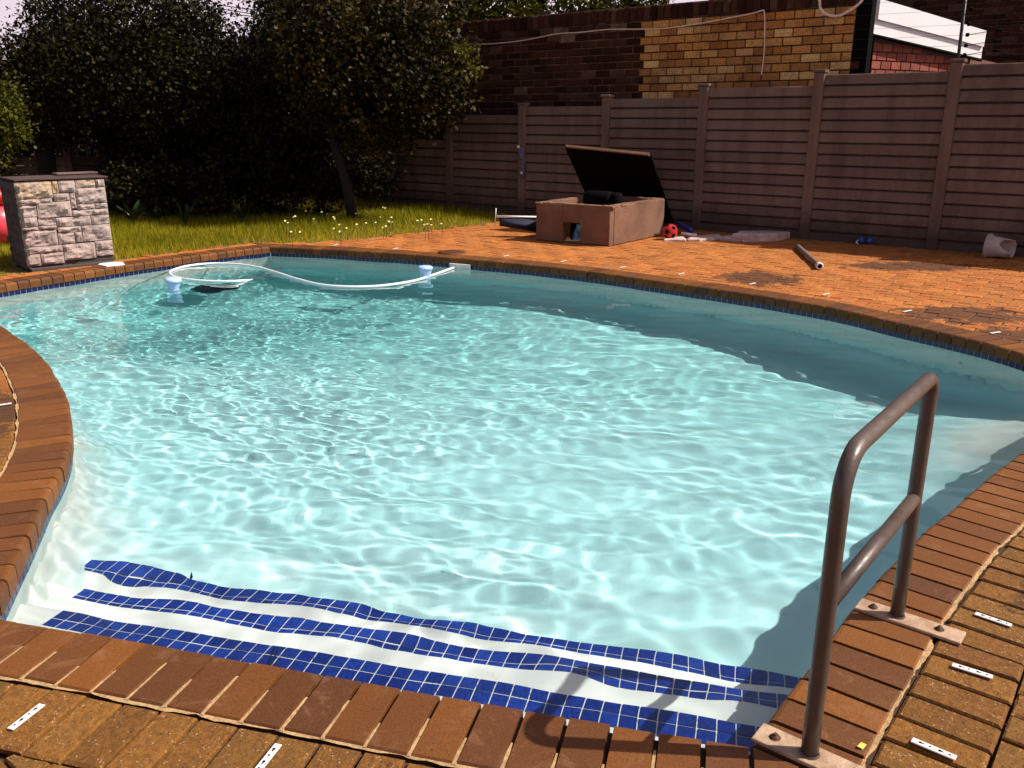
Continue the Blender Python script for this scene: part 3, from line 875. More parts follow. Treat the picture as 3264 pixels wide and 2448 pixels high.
# dark soldier course capping both parts
b = MB(); b.box(WP0 + F3 * (sY0 + 7.2 + sY1) / 2 + UP * (ztop_y + HP) - N3 * .11, F3, N3, UP, (sY0 + 7.2 - sY1) / 2, .10, HP - .006); b.obj('course_bed', M['dmortar'], dw)
s = sY1 + .01; cap = []
while s < sY0 + 7.1:
    hh = HP - .008 + rnd.uniform(-.012, .006)
    cc = WP0 + F3 * (s + .05) + UP * (ztop_y + HP) + N3 * (.02 + rnd.uniform(-.008, .008) - .03)
    MB().box(cc, F3, N3, UP, .046, .035, hh, rnd.random(), .012).obj('capping_brick', M['dbrick'], dw); s += .108
yw = empty('yellow_brick_wall', tuple(WP0 + F3 * (sY0 + sY1) / 2), label='yellow face brick wall above the slat wall, with a cable across it', cat='brick wall')
brick_wall(yw, sY1, sY0, 1.25, ztop_y, M['ybrick'], M['ymortar'], LP, HP, .018, seed=8,
           skip=lambda s_, z_: round((ztop_y - z_) / HP) % 2 == 0 and s_ > sY0 - .13)
z = ztop_y - 2 * HP
while z > 1.2:      # old dark bricks toothed into the yellow panel
    MB().box(WP0 + F3 * (sY0 - .066) + UP * (z + HP / 2) - N3 * .018, F3, N3, UP, .062, .03, .043, rnd.random(), .008).obj('brick', M['dbrick'], yw)
    z -= 2 * HP
b = MB(); b.box(WP0 + F3 * (sY1 - .09) + UP * 2.6 - N3 * .10, F3, N3, UP, .09, .08, 1.5); b.obj('shade_strip', M['black'], yw)  # black strip standing in for the shadowed gap beside the yellow wall
rr = random.Random(5); z = ztop_y - HP
while z > 1.3:
    if rr.random() < .6: MB().box(WP0 + F3 * (sY1 - .05) + UP * (z + HP / 2) - N3 * .03, F3, N3, UP, .05, .03, .042, rr.random(), .005).obj('brick', M['dbrick'], yw)
    z -= HP
# black downpipe in the corner
dp = empty('downpipe', tuple(WP0 + F3 * (sY1 - .09)), label='thin black downpipe on the red brick, left of the white fascia', cat='drain pipe')
q = PY(2783, 120, 11.7); q.z = 0
MB().tube([q + UP * 1.0, q + UP * 4.2], .022, 14).obj('pipe', M['black'], dp)
for z in (2.0, 3.0): MB().tube([q + UP * z, q + UP * (z + .04)], .027, 14).obj('pipe_clip', M['black'], dp)

# red brick house beyond with its white fascia
RP = PY(2745, 160, 11.7); RD = Vector((.86, .51, 0)).normalized(); RN = Vector((.51, -.86, 0)).normalized()
if RN.y > 0: RN = -RN
rh = empty('red_brick_house', (RP.x, RP.y, 0), label='neighbouring red brick house under a sloping white fascia board', cat='house')
def rwp(px, py, off=0): return PP(px, py, RP + RN * off, RN)
fa, fb = rwp(2779, 110), rwp(3127, 190)
def under(s, z): # below the fascia line
    sa, sb = (fa - RP).dot(RD), (fb - RP).dot(RD)
    return z < fa.z + (fb.z - fa.z) * (s - sa) / (sb - sa) - .0
z = 1.3; row = 0; rr = random.Random(4)
while z < 3.2:
    s = -.1 - (.1 if row % 2 else 0)
    while s < 3.2:
        if under(s + .1, z + .1):
            cc = Vector((RP.x, RP.y, z + .052)) + RD * (s + .1) - RN * .012
            MB().box(cc, RD, RN, UP, .092, .022, .045, rr.random(), .004).obj('brick', M['rbrick'], rh)
        s += .2
    z += .106; row += 1
# fascia: lower board and the prouder upper board
def board(pts, off, thick, name, mat='white'):
    P = [rwp(px, py, off) for px, py in pts]
    vs = [p + RN * 0 for p in P] + [p - RN * thick for p in P]; n = len(P)
    b = MB(); b.add(vs, [tuple(range(n))[::-1], tuple(range(n, 2 * n))] + [(k, (k + 1) % n, n + (k + 1) % n, n + k) for k in range(n)])
    b.obj(name, M[mat], rh)
board([(2748, 420), (3330, 420), (3230, 213), (2779, 110), (2748, 103)], -.02, .15, 'wall', 'rmortar')
board([(2788, 12), (2779, 110), (3127, 190), (3132, 150), (2798, 62), (2802, 17)], .10, .05, 'fascia_board')
board([(2807, -4), (2799, 61), (3136, 149), (3145, 98)], .13, .08, 'fascia_board')
P = [rwp(2779, 112, .09), rwp(3127, 192, .09)]
b = MB(); b.tube(P, .022, 6); b.obj('soffit_trim', M['black'], rh)
# pale reveal strip of bricks left of the downpipe shade
# dark upper storey behind
dh = empty('dark_house', (11, 19, 0), label='dark brick house wall filling the top right corner', cat='house')
hp = PY(2640, 100, 19.5); hd = Vector((.79, -.61, 0)).normalized(); hn = Vector((-.61, -.79, 0)).normalized()
b = MB(); b.box(Vector((hp.x - .5, hp.y, 3.2)) + hd * 6 - hn * .2, hd, hn, UP, 6.4, .15, 3.2); b.obj('wall', M['dmortar'], dh)
ex = MB(); cnt = 0
for row in range(26):
    z = 2.3 + row * .104; s = -.3 - (.12 if row % 2 else 0)
    while s < 11.5:
        ex.box(Vector((hp.x - .5, hp.y, z)) + hd * s - hn * .05, hd, hn, UP, .116, .03, .044, rr.random(), 0); s += .252
ex.obj('brickwork', M['dbrick'], dh, kind='stuff')
b = MB(); b.box(Vector((hp.x - .5, hp.y, 5.1)) + hd * 6 - hn * .1, hd, hn, UP, 6.9, .5, .08); b.obj('eaves', M['black'], dh)

# ------------------------------------------------------------------ cables and ropes on the wall
def cable(name, pts, rad, off, label, cat, mat=None, smooth=True):
    P = [PP(px, py, WP0 + N3 * off, N3) for px, py in pts]
    if smooth:
        Q = []
        PPt = [P[0] * 2 - P[1]] + P + [P[-1] * 2 - P[-2]]
        for i in range(1, len(PPt) - 2):
            a, b_, c_, d_ = PPt[i - 1:i + 3]
            for k in range(6):
                t = k / 6; Q.append(.5 * ((2 * b_) + (c_ - a) * t + (2 * a - 5 * b_ + 4 * c_ - d_) * t * t + (3 * b_ - a - 3 * c_ + d_) * t ** 3))
        Q.append(P[-1]); P = Q
    return MB().tube(P, rad, 8).obj(name, mat or M['cable'], label=label, cat=cat)
M['cable'] = simple('cream cable', (.85, .64, .50), (.70, .50, .38), 20, .6)
cable('cable', [(1405, 139), (1470, 140), (1560, 140), (1645, 132), (1710, 121), (1775, 108), (1850, 103), (1940, 94), (2040, 93), (2110, 91), (2200, 80), (2300, 62), (2400, 42), (2430, 33), (2436, 40), (2438, 80), (2436, 160), (2431, 205), (2427, 240)],
      .0085, .07, 'thin cream cable sagging across the brick walls and hanging down the yellow bricks', 'cable')
cable('rope', [(2612, -25), (2613, 10), (2616, 28), (2630, 43), (2655, 51), (2678, 49), (2700, 38), (2722, 25), (2742, 8), (2750, -8)], .016, .10, 'loop of cream rope hanging at the top of the yellow wall by the downpipe', 'rope')

# electric security fence on the wall post
ef = empty('security_fence_post', tuple(FP0 + UP * 2.1), label='dark electric fence upright with insulators and thin wires above the wall', cat='electric fence')
N_ = 7
q0 = PP(3053, 196, FP0 - N3 * .02, N3); q1 = PP(3084, -60, FP0 - N3 * .02, N3)
MB().tube([q0 - UP * .25, q0, q1], .018, 8).obj('upright', M['darkmetal'], ef)
for i, py in enumerate((-10, 30, 78, 112, 146, 176)):
    px = 3080 - (py) * .14
    c = PP(px, py, FP0 - N3 * .02, N3)
    b = MB(); b.lathe(c - F3 * .06, [(.001, -.02), (.02, -.015), (.02, .015), (.001, .02)], 10, axis=(F3.x, F3.y, 0)); b.obj('insulator', M['black'], ef)
    if i >= 3:
        b = MB(); e = c - F3 * .42 + UP * .03
        b.tube([c - F3 * .07, e + F3 * .1], .004, 6); b.lathe(e + F3 * .06, [(.001, -.04), (.016, -.02), (.016, .02), (.001, .05)], 10, axis=(F3.x, F3.y, 0)); b.obj('tension_spring', M['black'], ef)
    b = MB(); b.tube([c + F3 * 2.2 + UP * .02, c, c - F3 * 2.6 - UP * .02], .0013, 4); b.obj('wire', M['darkmetal'], ef)
# latch like bracket fixed to a fence post
br = empty('wall_bracket', tuple(FP0 + F3 * FL * 4 + N3 * .1 + UP * .9), label='grey metal bracket with two white knobs on a slat wall post', cat='bracket')
def fpn(px, py, off): return PP(px, py, FP0 + N3 * off, N3)
M['bracket'] = simple('grey blue steel', (.16, .14, .20), (.11, .10, .15), 20, .6)
p0, p1 = fpn(1664, 470, .062), fpn(1667, 568, .062)
MB().tube([p0, (p0 + p1) / 2 + UP * 0, p1], .028, 8).obj('back_rod', M['bracket'], br)
MB().tube([fpn(1652, 470, .09), fpn(1661, 500, .11), fpn(1664, 512, .10)], [.018, .024, .012], 8).obj('arm', M['bracket'], br)
MB().tube([fpn(1666, 525, .10), fpn(1667, 555, .11)], [.02, .016], 8).obj('arm', M['bracket'], br)
for q in ((1652, 468), (1663, 551)):
    c = fpn(*q, .12); MB().lathe(c, [(.001, -.02), (.022, -.016), (.024, .0), (.022, .016), (.001, .02)], 12, axis=tuple(N3)).obj('knob', M['whitepl'], br)

# ------------------------------------------------------------------ cement equipment box with its open lid
bc0, bc1, bc2 = G(1708, 764), G(1941, 785), G(2114, 748)
bc0.z = bc1.z = bc2.z = 0
bc3 = bc0 + (bc2 - bc1)
bx = empty('equipment_box', tuple(bc1), label='rendered cement pump box with a square opening in front, standing by the slat wall', cat='pump box')
BH = PP(1941, 661, bc1, Vector((0, -1, 0))).z
def side(a, b_, name, th=.10, opening=None, inset0=0.0, inset1=0.0):
    t = (b_ - a).normalized(); n = Vector((t.y, -t.x, 0)); L = (b_ - a).length
    m = MB()
    def blk(s0, s1, z0, z1):
        c = a + t * (s0 + s1) / 2 - n * th / 2 + UP * (z0 + z1) / 2
        nxs = max(1, int((s1 - s0) / .12))
        m.box(c, t, n, UP, (s1 - s0) / 2, th / 2, (z1 - z0) / 2, 0, .006)
    if opening:
        o0, o1, z0, z1 = opening
        blk(inset0, o0, 0, BH); blk(o1, L - inset1, 0, BH); blk(o0, o1, 0, z0); blk(o0, o1, z1, BH)
    else: blk(inset0, L - inset1, 0, BH)
    m.obj(name, M['cement'], bx)
Lf = (bc1 - bc0).length
def fs_(px, py): q = PP(px, py, bc0, Vector(((bc1 - bc0).y, -(bc1 - bc0).x, 0)).normalized()); return (q - bc0).dot((bc1 - bc0).normalized()), q.z
o0, zt_ = fs_(1793, 708); o1, zb_ = fs_(1847, 770)
side(bc0, bc1, 'front_wall', opening=(o0, o1, max(.02, zb_), zt_))
side(bc1, bc2, 'side_wall', inset0=.1015)
side(bc2, bc3, 'back_wall', inset0=.1015)
side(bc3, bc0, 'side_wall', inset0=.1015, inset1=.1015)
# chipped mortar rim
b = MB(); rr = random.Random(9)
ring = [bc0, bc1, bc2, bc3]
for i in range(4):
    a, e = ring[i], ring[(i + 1) % 4]; t = (e - a).normalized(); n = Vector((t.y, -t.x, 0)); L = (e - a).length; s = .05
    while s < L - .06:
        ln = rr.uniform(.05, .14)
        b.box(a + t * (s + ln / 2) - n * (.05 + rr.uniform(-.006, .003)) + UP * (BH + .002), t, UP, n, ln / 2, .007 + rr.uniform(0, .007), .046 + rr.uniform(-.008, .006), 0, .004); s += ln * .97
b.obj('mortar_rim', M['cement'], bx)
# pump inside
cI = (bc0 + bc2) / 2
_q = 0
pm = empty('pool_pump', tuple(cI), label='black pool pump and motor inside the cement box', cat='pump')
tI = (bc1 - bc0).normalized()
MB().lathe(cI + UP * .46 + tI * -.22, [(.001, 0), (.10, .0), (.115, .03), (.115, .34), (.10, .37), (.001, .37)], 18, axis=tuple(tI)).obj('motor', M['black'], pm)
MB().lathe(cI + UP * .1 + tI * .2, [(.001, 0), (.09, 0), (.09, .42), (.06, .46), (.001, .46)], 16).obj('strainer', M['black'], pm)
MB().tube([cI + UP * .02 - tI * .05, cI + UP * .5 - tI * .05], .03, 10).obj('pump_pipe', M['darkmetal'], pm)
MB().box(bc0 + tI * (o0 + o1) / 2 - Vector((tI.y, -tI.x, 0)) * .30 + UP * .20, tI, UP, Vector((tI.y, -tI.x, 0)), .17, .20, .03, 0, .01).obj('shade_panel', M['black'], pm)  # added black panel, makes the inside of the opening look dark
MB().box(bc0 + tI * (o0 + o1) / 2 - Vector((tI.y, -tI.x, 0)) * .20 + UP * .385, tI, Vector((tI.y, -tI.x, 0)), UP, .19, .095, .008, 0, .003).obj('shade_panel', M['black'], pm)  # added black top panel, darkens the space behind the opening
# blue bag seen through the opening
oc = bc0 + (bc1 - bc0).normalized() * (o0 + o1) / 2 - Vector(((bc1 - bc0).y, -(bc1 - bc0).x, 0)).normalized() * .16
b = MB(); g_ = 9; vs = []
tn = Vector(((bc1 - bc0).y, -(bc1 - bc0).x, 0)).normalized()
for i in range(g_):
    for j in range(g_):
        u, v = i / (g_ - 1) - .5, j / (g_ - 1)
        wv = noise.noise(Vector((i * .6, j * .6, 2))) * .05
        vs.append(oc + tI * (u * .17 * (1 - .4 * v) + v * .04) + UP * (.0 + v * .21) + tn * (math.cos(u * 3) * .05 + wv))
b.add(vs, [(i * g_ + j, (i + 1) * g_ + j, (i + 1) * g_ + j + 1, i * g_ + j + 1) for i in range(g_ - 1) for j in range(g_ - 1)], 0, True)
k0 = len(b.v)
b.add([v - tn * .09 for v in vs], [(i * g_ + j, i * g_ + j + 1, (i + 1) * g_ + j + 1, (i + 1) * g_ + j) for i in range(g_ - 1) for j in range(g_ - 1)], 0, True)
bgo = b.obj('plastic_bag', M['sheetblue'], label='crumpled blue plastic bag inside the square opening of the cement box', cat='bag')
# lid
TL, TR, BR = PY(1799, 467, 11.75), PY(2073, 494, 11.10), G(2147, 723)
BR.z = .0; BL = TL + (BR - TR)
wv = (TR - TL); hv = (BR - TR); ln = wv.cross(hv).normalized()
if ln.y > 0: ln = -ln
hv = hv * (1.0); BL = TL + hv; BR = TR + hv
lid = empty('box_lid', tuple((BL + BR) / 2), label='large black square lid propped open and leaning over the cement box', cat='lid')
th = .035
def slab(a, b_, c, d_, n, t, mat, name, root):
    m = MB(); vs = [a, b_, c, d_] + [v + n * t for v in (a, b_, c, d_)]
    m.add(vs, [(0, 1, 2, 3), (7, 6, 5, 4), (0, 4, 5, 1), (1, 5, 6, 2), (2, 6, 7, 3), (3, 7, 4, 0)]); m.obj(name, mat, root)
wu, hu = wv.normalized(), hv.normalized()
slab(TL + wu * .02 + hu * .025, TR - wu * .02 + hu * .025, BR - wu * .02, BL + wu * .02, ln, .003, M['black'], 'underside', lid)
slab(TL, TR - wu * .03, TR - wu * .03 + hu * .03, TL + hu * .03, -ln, th, M['cement'], 'top_edge', lid)
slab(TL, TL + wu * .02, BL + wu * .02, BL, -ln, th * .9, M['black'], 'side_edge', lid)
slab(TR - wu * .02 + hu * .04, TR + hu * .04, BR, BR - wu * .02, -ln, th * .9, M['black'], 'side_edge', lid)
slab(TL + wu * .02 + hu * .03, TR - wu * .02 + hu * .03, BR - wu * .02, BL + wu * .02, -ln, th * .8, M['rail'], 'lid_panel', lid)
mid = TL + wv * .47 - ln * .02
hpts = [mid - wu * .06]; 
for k in range(9): a = math.pi * k / 8; hpts.append(mid - wu * .06 * math.cos(a) - hu * .05 * math.sin(a))
MB().tube(hpts, .006, 8).obj('handle', M['rust'], lid)

# ------------------------------------------------------------------ things lying on the paving
# ball
bp = G(2137, 764); br_ = .094
ball = empty('ball', (bp.x, bp.y + .05, br_), label='red ball with black pentagon patches on the ground right of the cement box', cat='ball')
bm = bmesh.new(); bmesh.ops.create_icosphere(bm, subdivisions=4, radius=br_)
ico = bmesh.new(); bmesh.ops.create_icosphere(ico, subdivisions=1, radius=1); cs = [v.co.normalized() for v in ico.verts]; ico.free()
me = bpy.data.meshes.new('ball_skin')
for f in bm.faces:
    f.smooth = True; c = f.calc_center_median().normalized(); f.material_index = 1 if max(c.dot(x) for x in cs) > .95 else 0
bm.to_mesh(me); bm.free(); me.materials.append(M['redball']); me.materials.append(M['black'])
o = bpy.data.objects.new('ball_skin', me); COL.objects.link(o); o.parent = ball; o.rotation_euler = (.3, .5, 1.1)
# blue bottle or toy behind the ball
def fallen(px0, px1, rad, mat, name, label, cat, z=None, prof=None, parts=None):
    a, b_ = G(*px0), G(*px1); a.z = b_.z = rad if z is None else z
    r_ = empty(name, tuple((a + b_) / 2), label=label, cat=cat)
    return a, b_, r_
a, b_, r_ = fallen((2165, 752), (2235, 752), .04, None, 'water_gun', 'blue plastic pump tube lying behind the red ball', 'toy')
a = G(2160, 738); b_ = G(2205, 748); a.z = .10; b_.z = .05
MB().tube([a, a.lerp(b_, .1), a.lerp(b_, .9), b_], [.02, .038, .034, .02], 12).obj('barrel', M['blue'], r_)
a = G(2170, 756); b_ = G(2208, 757); a.z = .05; b_.z = .03
MB().tube([a, b_], [.016, .02], 12).obj('plunger', M['whitepl'], r_)
MB().tube([b_, b_ + (b_ - a).normalized() * .05], [.028, .024], 12).obj('end_cap', M['whitepl'], r_)
# broken concrete slabs
def rock(pxs, h, label, seed, mat='concrete', tilt=0):
    rr = random.Random(seed); P = [G(*p) for p in pxs]; c = sum(P, Vector()) / len(P); b = MB()
    pts = []
    for i in range(len(P)):
        a, e = P[i], P[(i + 1) % len(P)]
        for k in range(4):
            q = a.lerp(e, k / 4); q = q + Vector((rr.uniform(-.02, .02), rr.uniform(-.02, .02), 0)); pts.append((q.x, q.y))
    ar = sum(pts[k][0] * pts[(k + 1) % len(pts)][1] - pts[(k + 1) % len(pts)][0] * pts[k][1] for k in range(len(pts)))
    if ar < 0: pts = pts[::-1]
    b.prism(pts, h, -.02, .012, 0, (0, tilt))
    o = b.obj('concrete_slab', M[mat], label=label, cat='concrete slab', group='broken concrete pieces along the wall')
rock([(2338, 767), (2356, 750), (2490, 748), (2520, 757), (2480, 766), (2380, 770)], .075, 'broken pale concrete slab, the biggest and thickest piece by the wall', 1, tilt=-.05)
rock([(2190, 768), (2200, 757), (2290, 752), (2310, 760), (2240, 768)], .025, 'flat pale concrete piece between the ball and the thick slab', 2)
rock([(2118, 768), (2130, 760), (2180, 758), (2186, 768)], .022, 'small flat concrete piece under the red ball', 3)
rock([(2296, 764), (2310, 757), (2335, 757), (2333, 766)], .03, 'small dark edged concrete chip beside the thick broken slab', 4)
# pipe
a, b_ = G(2538, 790), G(2612, 858); a.z = b_.z = .03
pi_ = empty('grey_pipe', tuple((a + b_) / 2), label='grey pipe with a white end lying across the sunlit paving', cat='pipe')
dd = (b_ - a).normalized()
MB().tube([a, b_ - dd * .05], .027, 16, caps=False).obj('pipe_body', M['pvc'], pi_)
MB().lathe(b_ - dd * .06, [(.027, 0), (.035, .005), (.036, .06), (.030, .068), (.022, .068), (.022, .0)], 20, axis=tuple(dd)).obj('pipe_collar', M['whitepl'], pi_)
MB().tube([b_ - dd * .01, b_ - dd * .004], .0225, 16).obj('pipe_bore', M['black'], pi_)
# blue small ball in the shade
c = G(2757, 778); bb_ = empty('swimming_goggles', (c.x, c.y, .04), label='dark blue swimming mask in the shade at the foot of the wall', cat='swimming mask')
MB().lathe(c + Vector((-.05, 0, .045)), [(.001, -.05), (.035, -.035), (.045, 0), (.035, .03), (.001, .04)], 14, axis=(0.9, -.3, .1)).obj('mask_cup', M['blue'], bb_)
MB().lathe(c + Vector((.05, .0, .04)), [(.001, -.05), (.035, -.03), (.045, 0), (.035, .035), (.001, .05)], 14, axis=(0.9, .2, .1)).obj('mask_cup', M['blue'], bb_)
MB().tube([c + Vector((-.1, -.02, .05)), c + Vector((-.12, -.03, .02)), c + Vector((-.1, -.05, .01))], .007, 8).obj('strap', M['whitepl'], bb_)
# broken bucket lying on its side
c0, c1 = G(3175, 800), G(3245, 815)
axb = Vector((.72, -.70, -.03)).normalized(); cc = G(3150, 818); cc.z = .115
bk = empty('broken_bucket', tuple(cc), label='broken white plastic bucket lying on its side at the right edge', cat='bucket')
_X = axb.cross(Vector((0, 1, 0))).normalized(); _Y = axb.cross(_X)
_a0 = math.atan2(_Y.dot(Vector((.3, -1, .35))), _X.dot(Vector((.3, -1, .35))))
def jag(a, z):
    if z < .14: return z
    d_ = (a - _a0 + math.pi) % (2 * math.pi) - math.pi
    k_ = 1 if z > .2 else .35
    return z - k_ * (.105 * math.exp(-(d_ / .85) ** 4) + .022 * abs(math.sin(a * 4.3)) * math.exp(-(d_ / 1.6) ** 2))
MB().lathe(cc, [(.122, -.03), (.135, -.028), (.137, -.005), (.12, .0), (.113, .05), (.10, .15), (.092, .235), (.088, .235), (.096, .15), (.108, .05), (.114, .0), (.122, -.03)], 44, axis=tuple(axb), cut=jag).obj('bucket_shell', M['bucket'], bk)
# leaf net left of the box
nn = empty('leaf_net', tuple(G(1640, 735)), label='pool leaf net with white pole and dark navy bag left of the cement box', cat='pool net')
yb = bc0.y + .35
a, b_ = PY(1583, 690, yb), PY(1712, 692, yb)
MB().tube([a, b_], .014, 8).obj('pole', M['whitepl'], nn)
MB().tube([PY(1581, 664, yb), PY(1580, 684, yb), PY(1578, 718, yb)], .007, 6).obj('head_bar', M['whitepl'], nn)
b = MB(); vs = []
for i in range(10):
    for j in range(8):
        u, v = i / 9, j / 7
        p = PY(1592 + 118 * u, 696 + 44 * v * (.55 + .45 * u), yb); p += Vector((0, math.sin(u * 3.1) * math.sin(v * 3.1) * -.12, 0)); vs.append(p)
b.add(vs, [(i * 8 + j, i * 8 + j + 1, (i + 1) * 8 + j + 1, (i + 1) * 8 + j) for i in range(9) for j in range(7)], 0, True)
b.obj('net_bag', M['navy'], nn)
# tile scrap beside the pillar, dry leaf on the coping
rock_p = [G(312, 846), G(330, 838), G(392, 838), G(398, 845), G(340, 851)]
MB().prism([(p.x, p.y) for p in rock_p][::1] if True else [], .012, .0, .002).obj('tile_scrap', M['whitepl'], label='flat pale tile scrap on the coping at the foot of the stone pillar', cat='tile')
yl = G(2747, 2387); b = MB(); M['yleaf'] = simple('yellow leaf', (.75, .55, .05), None, 5, .6)
b.add([(yl.x - .012, yl.y, .008), (yl.x, yl.y - .006, .004), (yl.x + .012, yl.y + .003, .010), (yl.x, yl.y + .008, .013)], [(0, 1, 2, 3)])
b.obj('fallen_leaf', M['yleaf'], label='small yellow leaf on the mortar line beside the front handrail foot', cat='leaf')
# rust coloured drain cover on far deck
dc_ = G(1440, 805)
b = MB(); b.lathe((dc_.x, dc_.y, .002), [(.16, -.01), (.16, .004), (.14, .010), (.001, .012)], 24)
b.obj('drain_cover', M['coping'], label='round rust red cover on the far edge above the skimmer', cat='cover')

# ------------------------------------------------------------------ floating things
floatdef = [((553, 925), 'pale blue floating chlorine dispenser at the left, below the hose loop', .10),
            ((1356, 885), 'pale blue floating chlorine dispenser touching the hose near the skimmer', .0)]
for (px, lb, tl) in floatdef:
    p = G(*px, WATER)
    f = empty('chlorine_floater', tuple(p), label=lb, cat='chlorine floater')
    ax_ = (tl, -tl * .6, 1)
    MB().lathe(p, [(.001, -.09), (.045, -.09), (.052, -.07), (.05, -.01), (.052, .03), (.066, .07), (.070, .088)], 24, axis=ax_).obj('body', M['float'], f)
    MB().lathe(p, [(.070, .085), (.078, .09), (.078, .108), (.062, .120), (.03, .124), (.001, .124)], 24, axis=ax_).obj('cap', M['float'], f)
hose = [(1478, 842), (1430, 859), (1373, 879), (1310, 897), (1212, 911), (1115, 914), (1027, 908), (949, 890), (880, 868), (822, 852), (753, 842), (675, 840), (602, 847), (556, 859), (541, 870), (556, 882), (607, 892), (690, 897), (753, 896)]
P = [G(x, y, WATER + .012) for x, y in hose]
P[0].z = -.10
P += [G(822, 892, WATER - .015), G(870, 889, WATER - .06), G(905, 886, WATER - .16)]
Q = []
PPt = [P[0] * 2 - P[1]] + P + [P[-1] * 2 - P[-2]]
for i in range(1, len(PPt) - 2):
    a, b_, c_, d_ = PPt[i - 1:i + 3]
    for k in range(10):
        t = k / 10; Q.append(.5 * ((2 * b_) + (c_ - a) * t + (2 * a - 5 * b_ + 4 * c_ - d_) * t * t + (3 * b_ - a - 3 * c_ + d_) * t ** 3))
Q.append(P[-1])
MB().tube(Q, .0125, 10).obj('pool_hose', M['whitehose'], label='white suction hose floating in a loop from the skimmer', cat='hose')
cl = RF(690, 916, -.95)
pc = empty('pool_cleaner', tuple(cl), label='dark pool cleaner under water inside the hose loop', cat='pool cleaner')
M['dteal'] = simple('dark blue rubber', (.01, .05, .08), None, 5, .6)
MB().lathe(cl, [(.001, .03), (.12, .028), (.20, .012), (.24, .0), (.24, -.012), (.001, -.02)], 26).obj('skirt', M['dteal'], pc)
MB().lathe(cl + Vector((0, 0, .02)), [(.08, 0), (.075, .06), (.04, .11), (.025, .16), (.001, .165)], 18).obj('cleaner_body', M['dteal'], pc)
MB().tube([cl + Vector((0, 0, .15)), cl + Vector((.15, .05, .26)), cl + Vector((.4, .2, .33)), Q[-1]], .0145, 8).obj('hose_tail', M['whitehose'], pc)
# leaves and debris in the water
rr = random.Random(11); M['debris'] = simple('wet leaf', (.03, .05, .03), None, 4, .6)
deb = [((2138, 1862), -.9, .02), ((1873, 1943), -.8, .014), ((2752, 1062), -1.2, .035), ((3062, 1162), WATER + .004, .03), ((590, 1850), -.60, .022), ((610, 1838), -.60, .02), ((552, 1850), -.60, .02), ((2410, 1000), -1.2, .02), ((1742, 1791), -.85, .01)]
dlab = ['beside the middle of the far step edge', 'near the shallow floor in front of the steps', 'in the far shaded water, left one', 'on the surface in the shade near the right edge', 'left one of the cluster by the top step end', 'middle one of the cluster by the top step end', 'right one of the cluster by the top step end', 'in the shaded deep water near the far wall', 'on the bright floor in front of the steps']
for (px, z, sz), dl in zip(deb, dlab):
    c = RF(*px, z) if z < WATER else G(*px, z)
    ang = rr.uniform(0, 3); t = Vector((math.cos(ang), math.sin(ang), 0)); n = Vector((-t.y, t.x, 0)); c.z += .012
    b = MB(); b.add([c - t * sz, c + n * sz * .4 - UP * .003, c + t * sz, c - n * sz * .35], [(0, 3, 2, 1)])
    b.obj('sunken_leaf', M['debris'], label='small dark leaf ' + dl, cat='leaf', group='dark leaves in the pool')

# ------------------------------------------------------------------ stone clad pillar
pBL, pBR = G(90, 864), G(369, 836); pBL.z = pBR.z = 0
pt = (pBR - pBL).normalized(); pn = Vector((pt.y, -pt.x, 0)); PWd = (pBR - pBL).length
PHt = PP(43, 581, pBL, pn).z
pil = empty('stone_pillar', tuple(pBL), label='grey stone clad pillar with a dark ledge at the left end of the lawn', cat='pillar')
PDp = .62
MB().box(pBL + pt * PWd / 2 - pn * (PDp / 2 + .03) + UP * (PHt / 2), pt, pn, UP, PWd / 2 - .004, PDp / 2, PHt / 2 - .01, 0, .0).obj('core', M['stonedark'], pil)
stones = [(0, .40, 0, .20, 1), (.40, .47, 0, .15, 1), (.47, .66, 0, .15, 0), (.66, .89, 0, .10, 1), (.89, 1, 0, .10, 0), (.645, 1, .10, .29, 0), (0, .385, .20, .27, 0), (.40, .58, .15, .245, 0), (.58, .645, .15, .34, 0),
          (.645, .855, .29, .36, 0), (.855, 1, .29, .36, 0), (0, .20, .27, .41, 0), (.20, .58, .245, .43, 0), (.58, 1, .36, .435, 0), (0, .19, .41, .525, 0), (.19, .39, .43, .52, 0), (.39, .785, .435, .55, 0), (.785, 1, .435, .55, 0),
          (0, .19, .525, .57, 0), (.19, .39, .52, .57, 0), (.39, .66, .55, .62, 0), (.66, 1, .55, .75, 0), (0, .38, .57, .76, 0), (.38, .57, .62, .76, 0), (.57, .66, .62, .75, 0), (0, .42, .76, .845, 0), (.42, .79, .76, .96, 0),
          (.79, 1, .75, .87, 0), (0, .16, .845, .99, 0), (.16, .42, .845, .985, 0), (.79, 1, .87, .94, 0)]
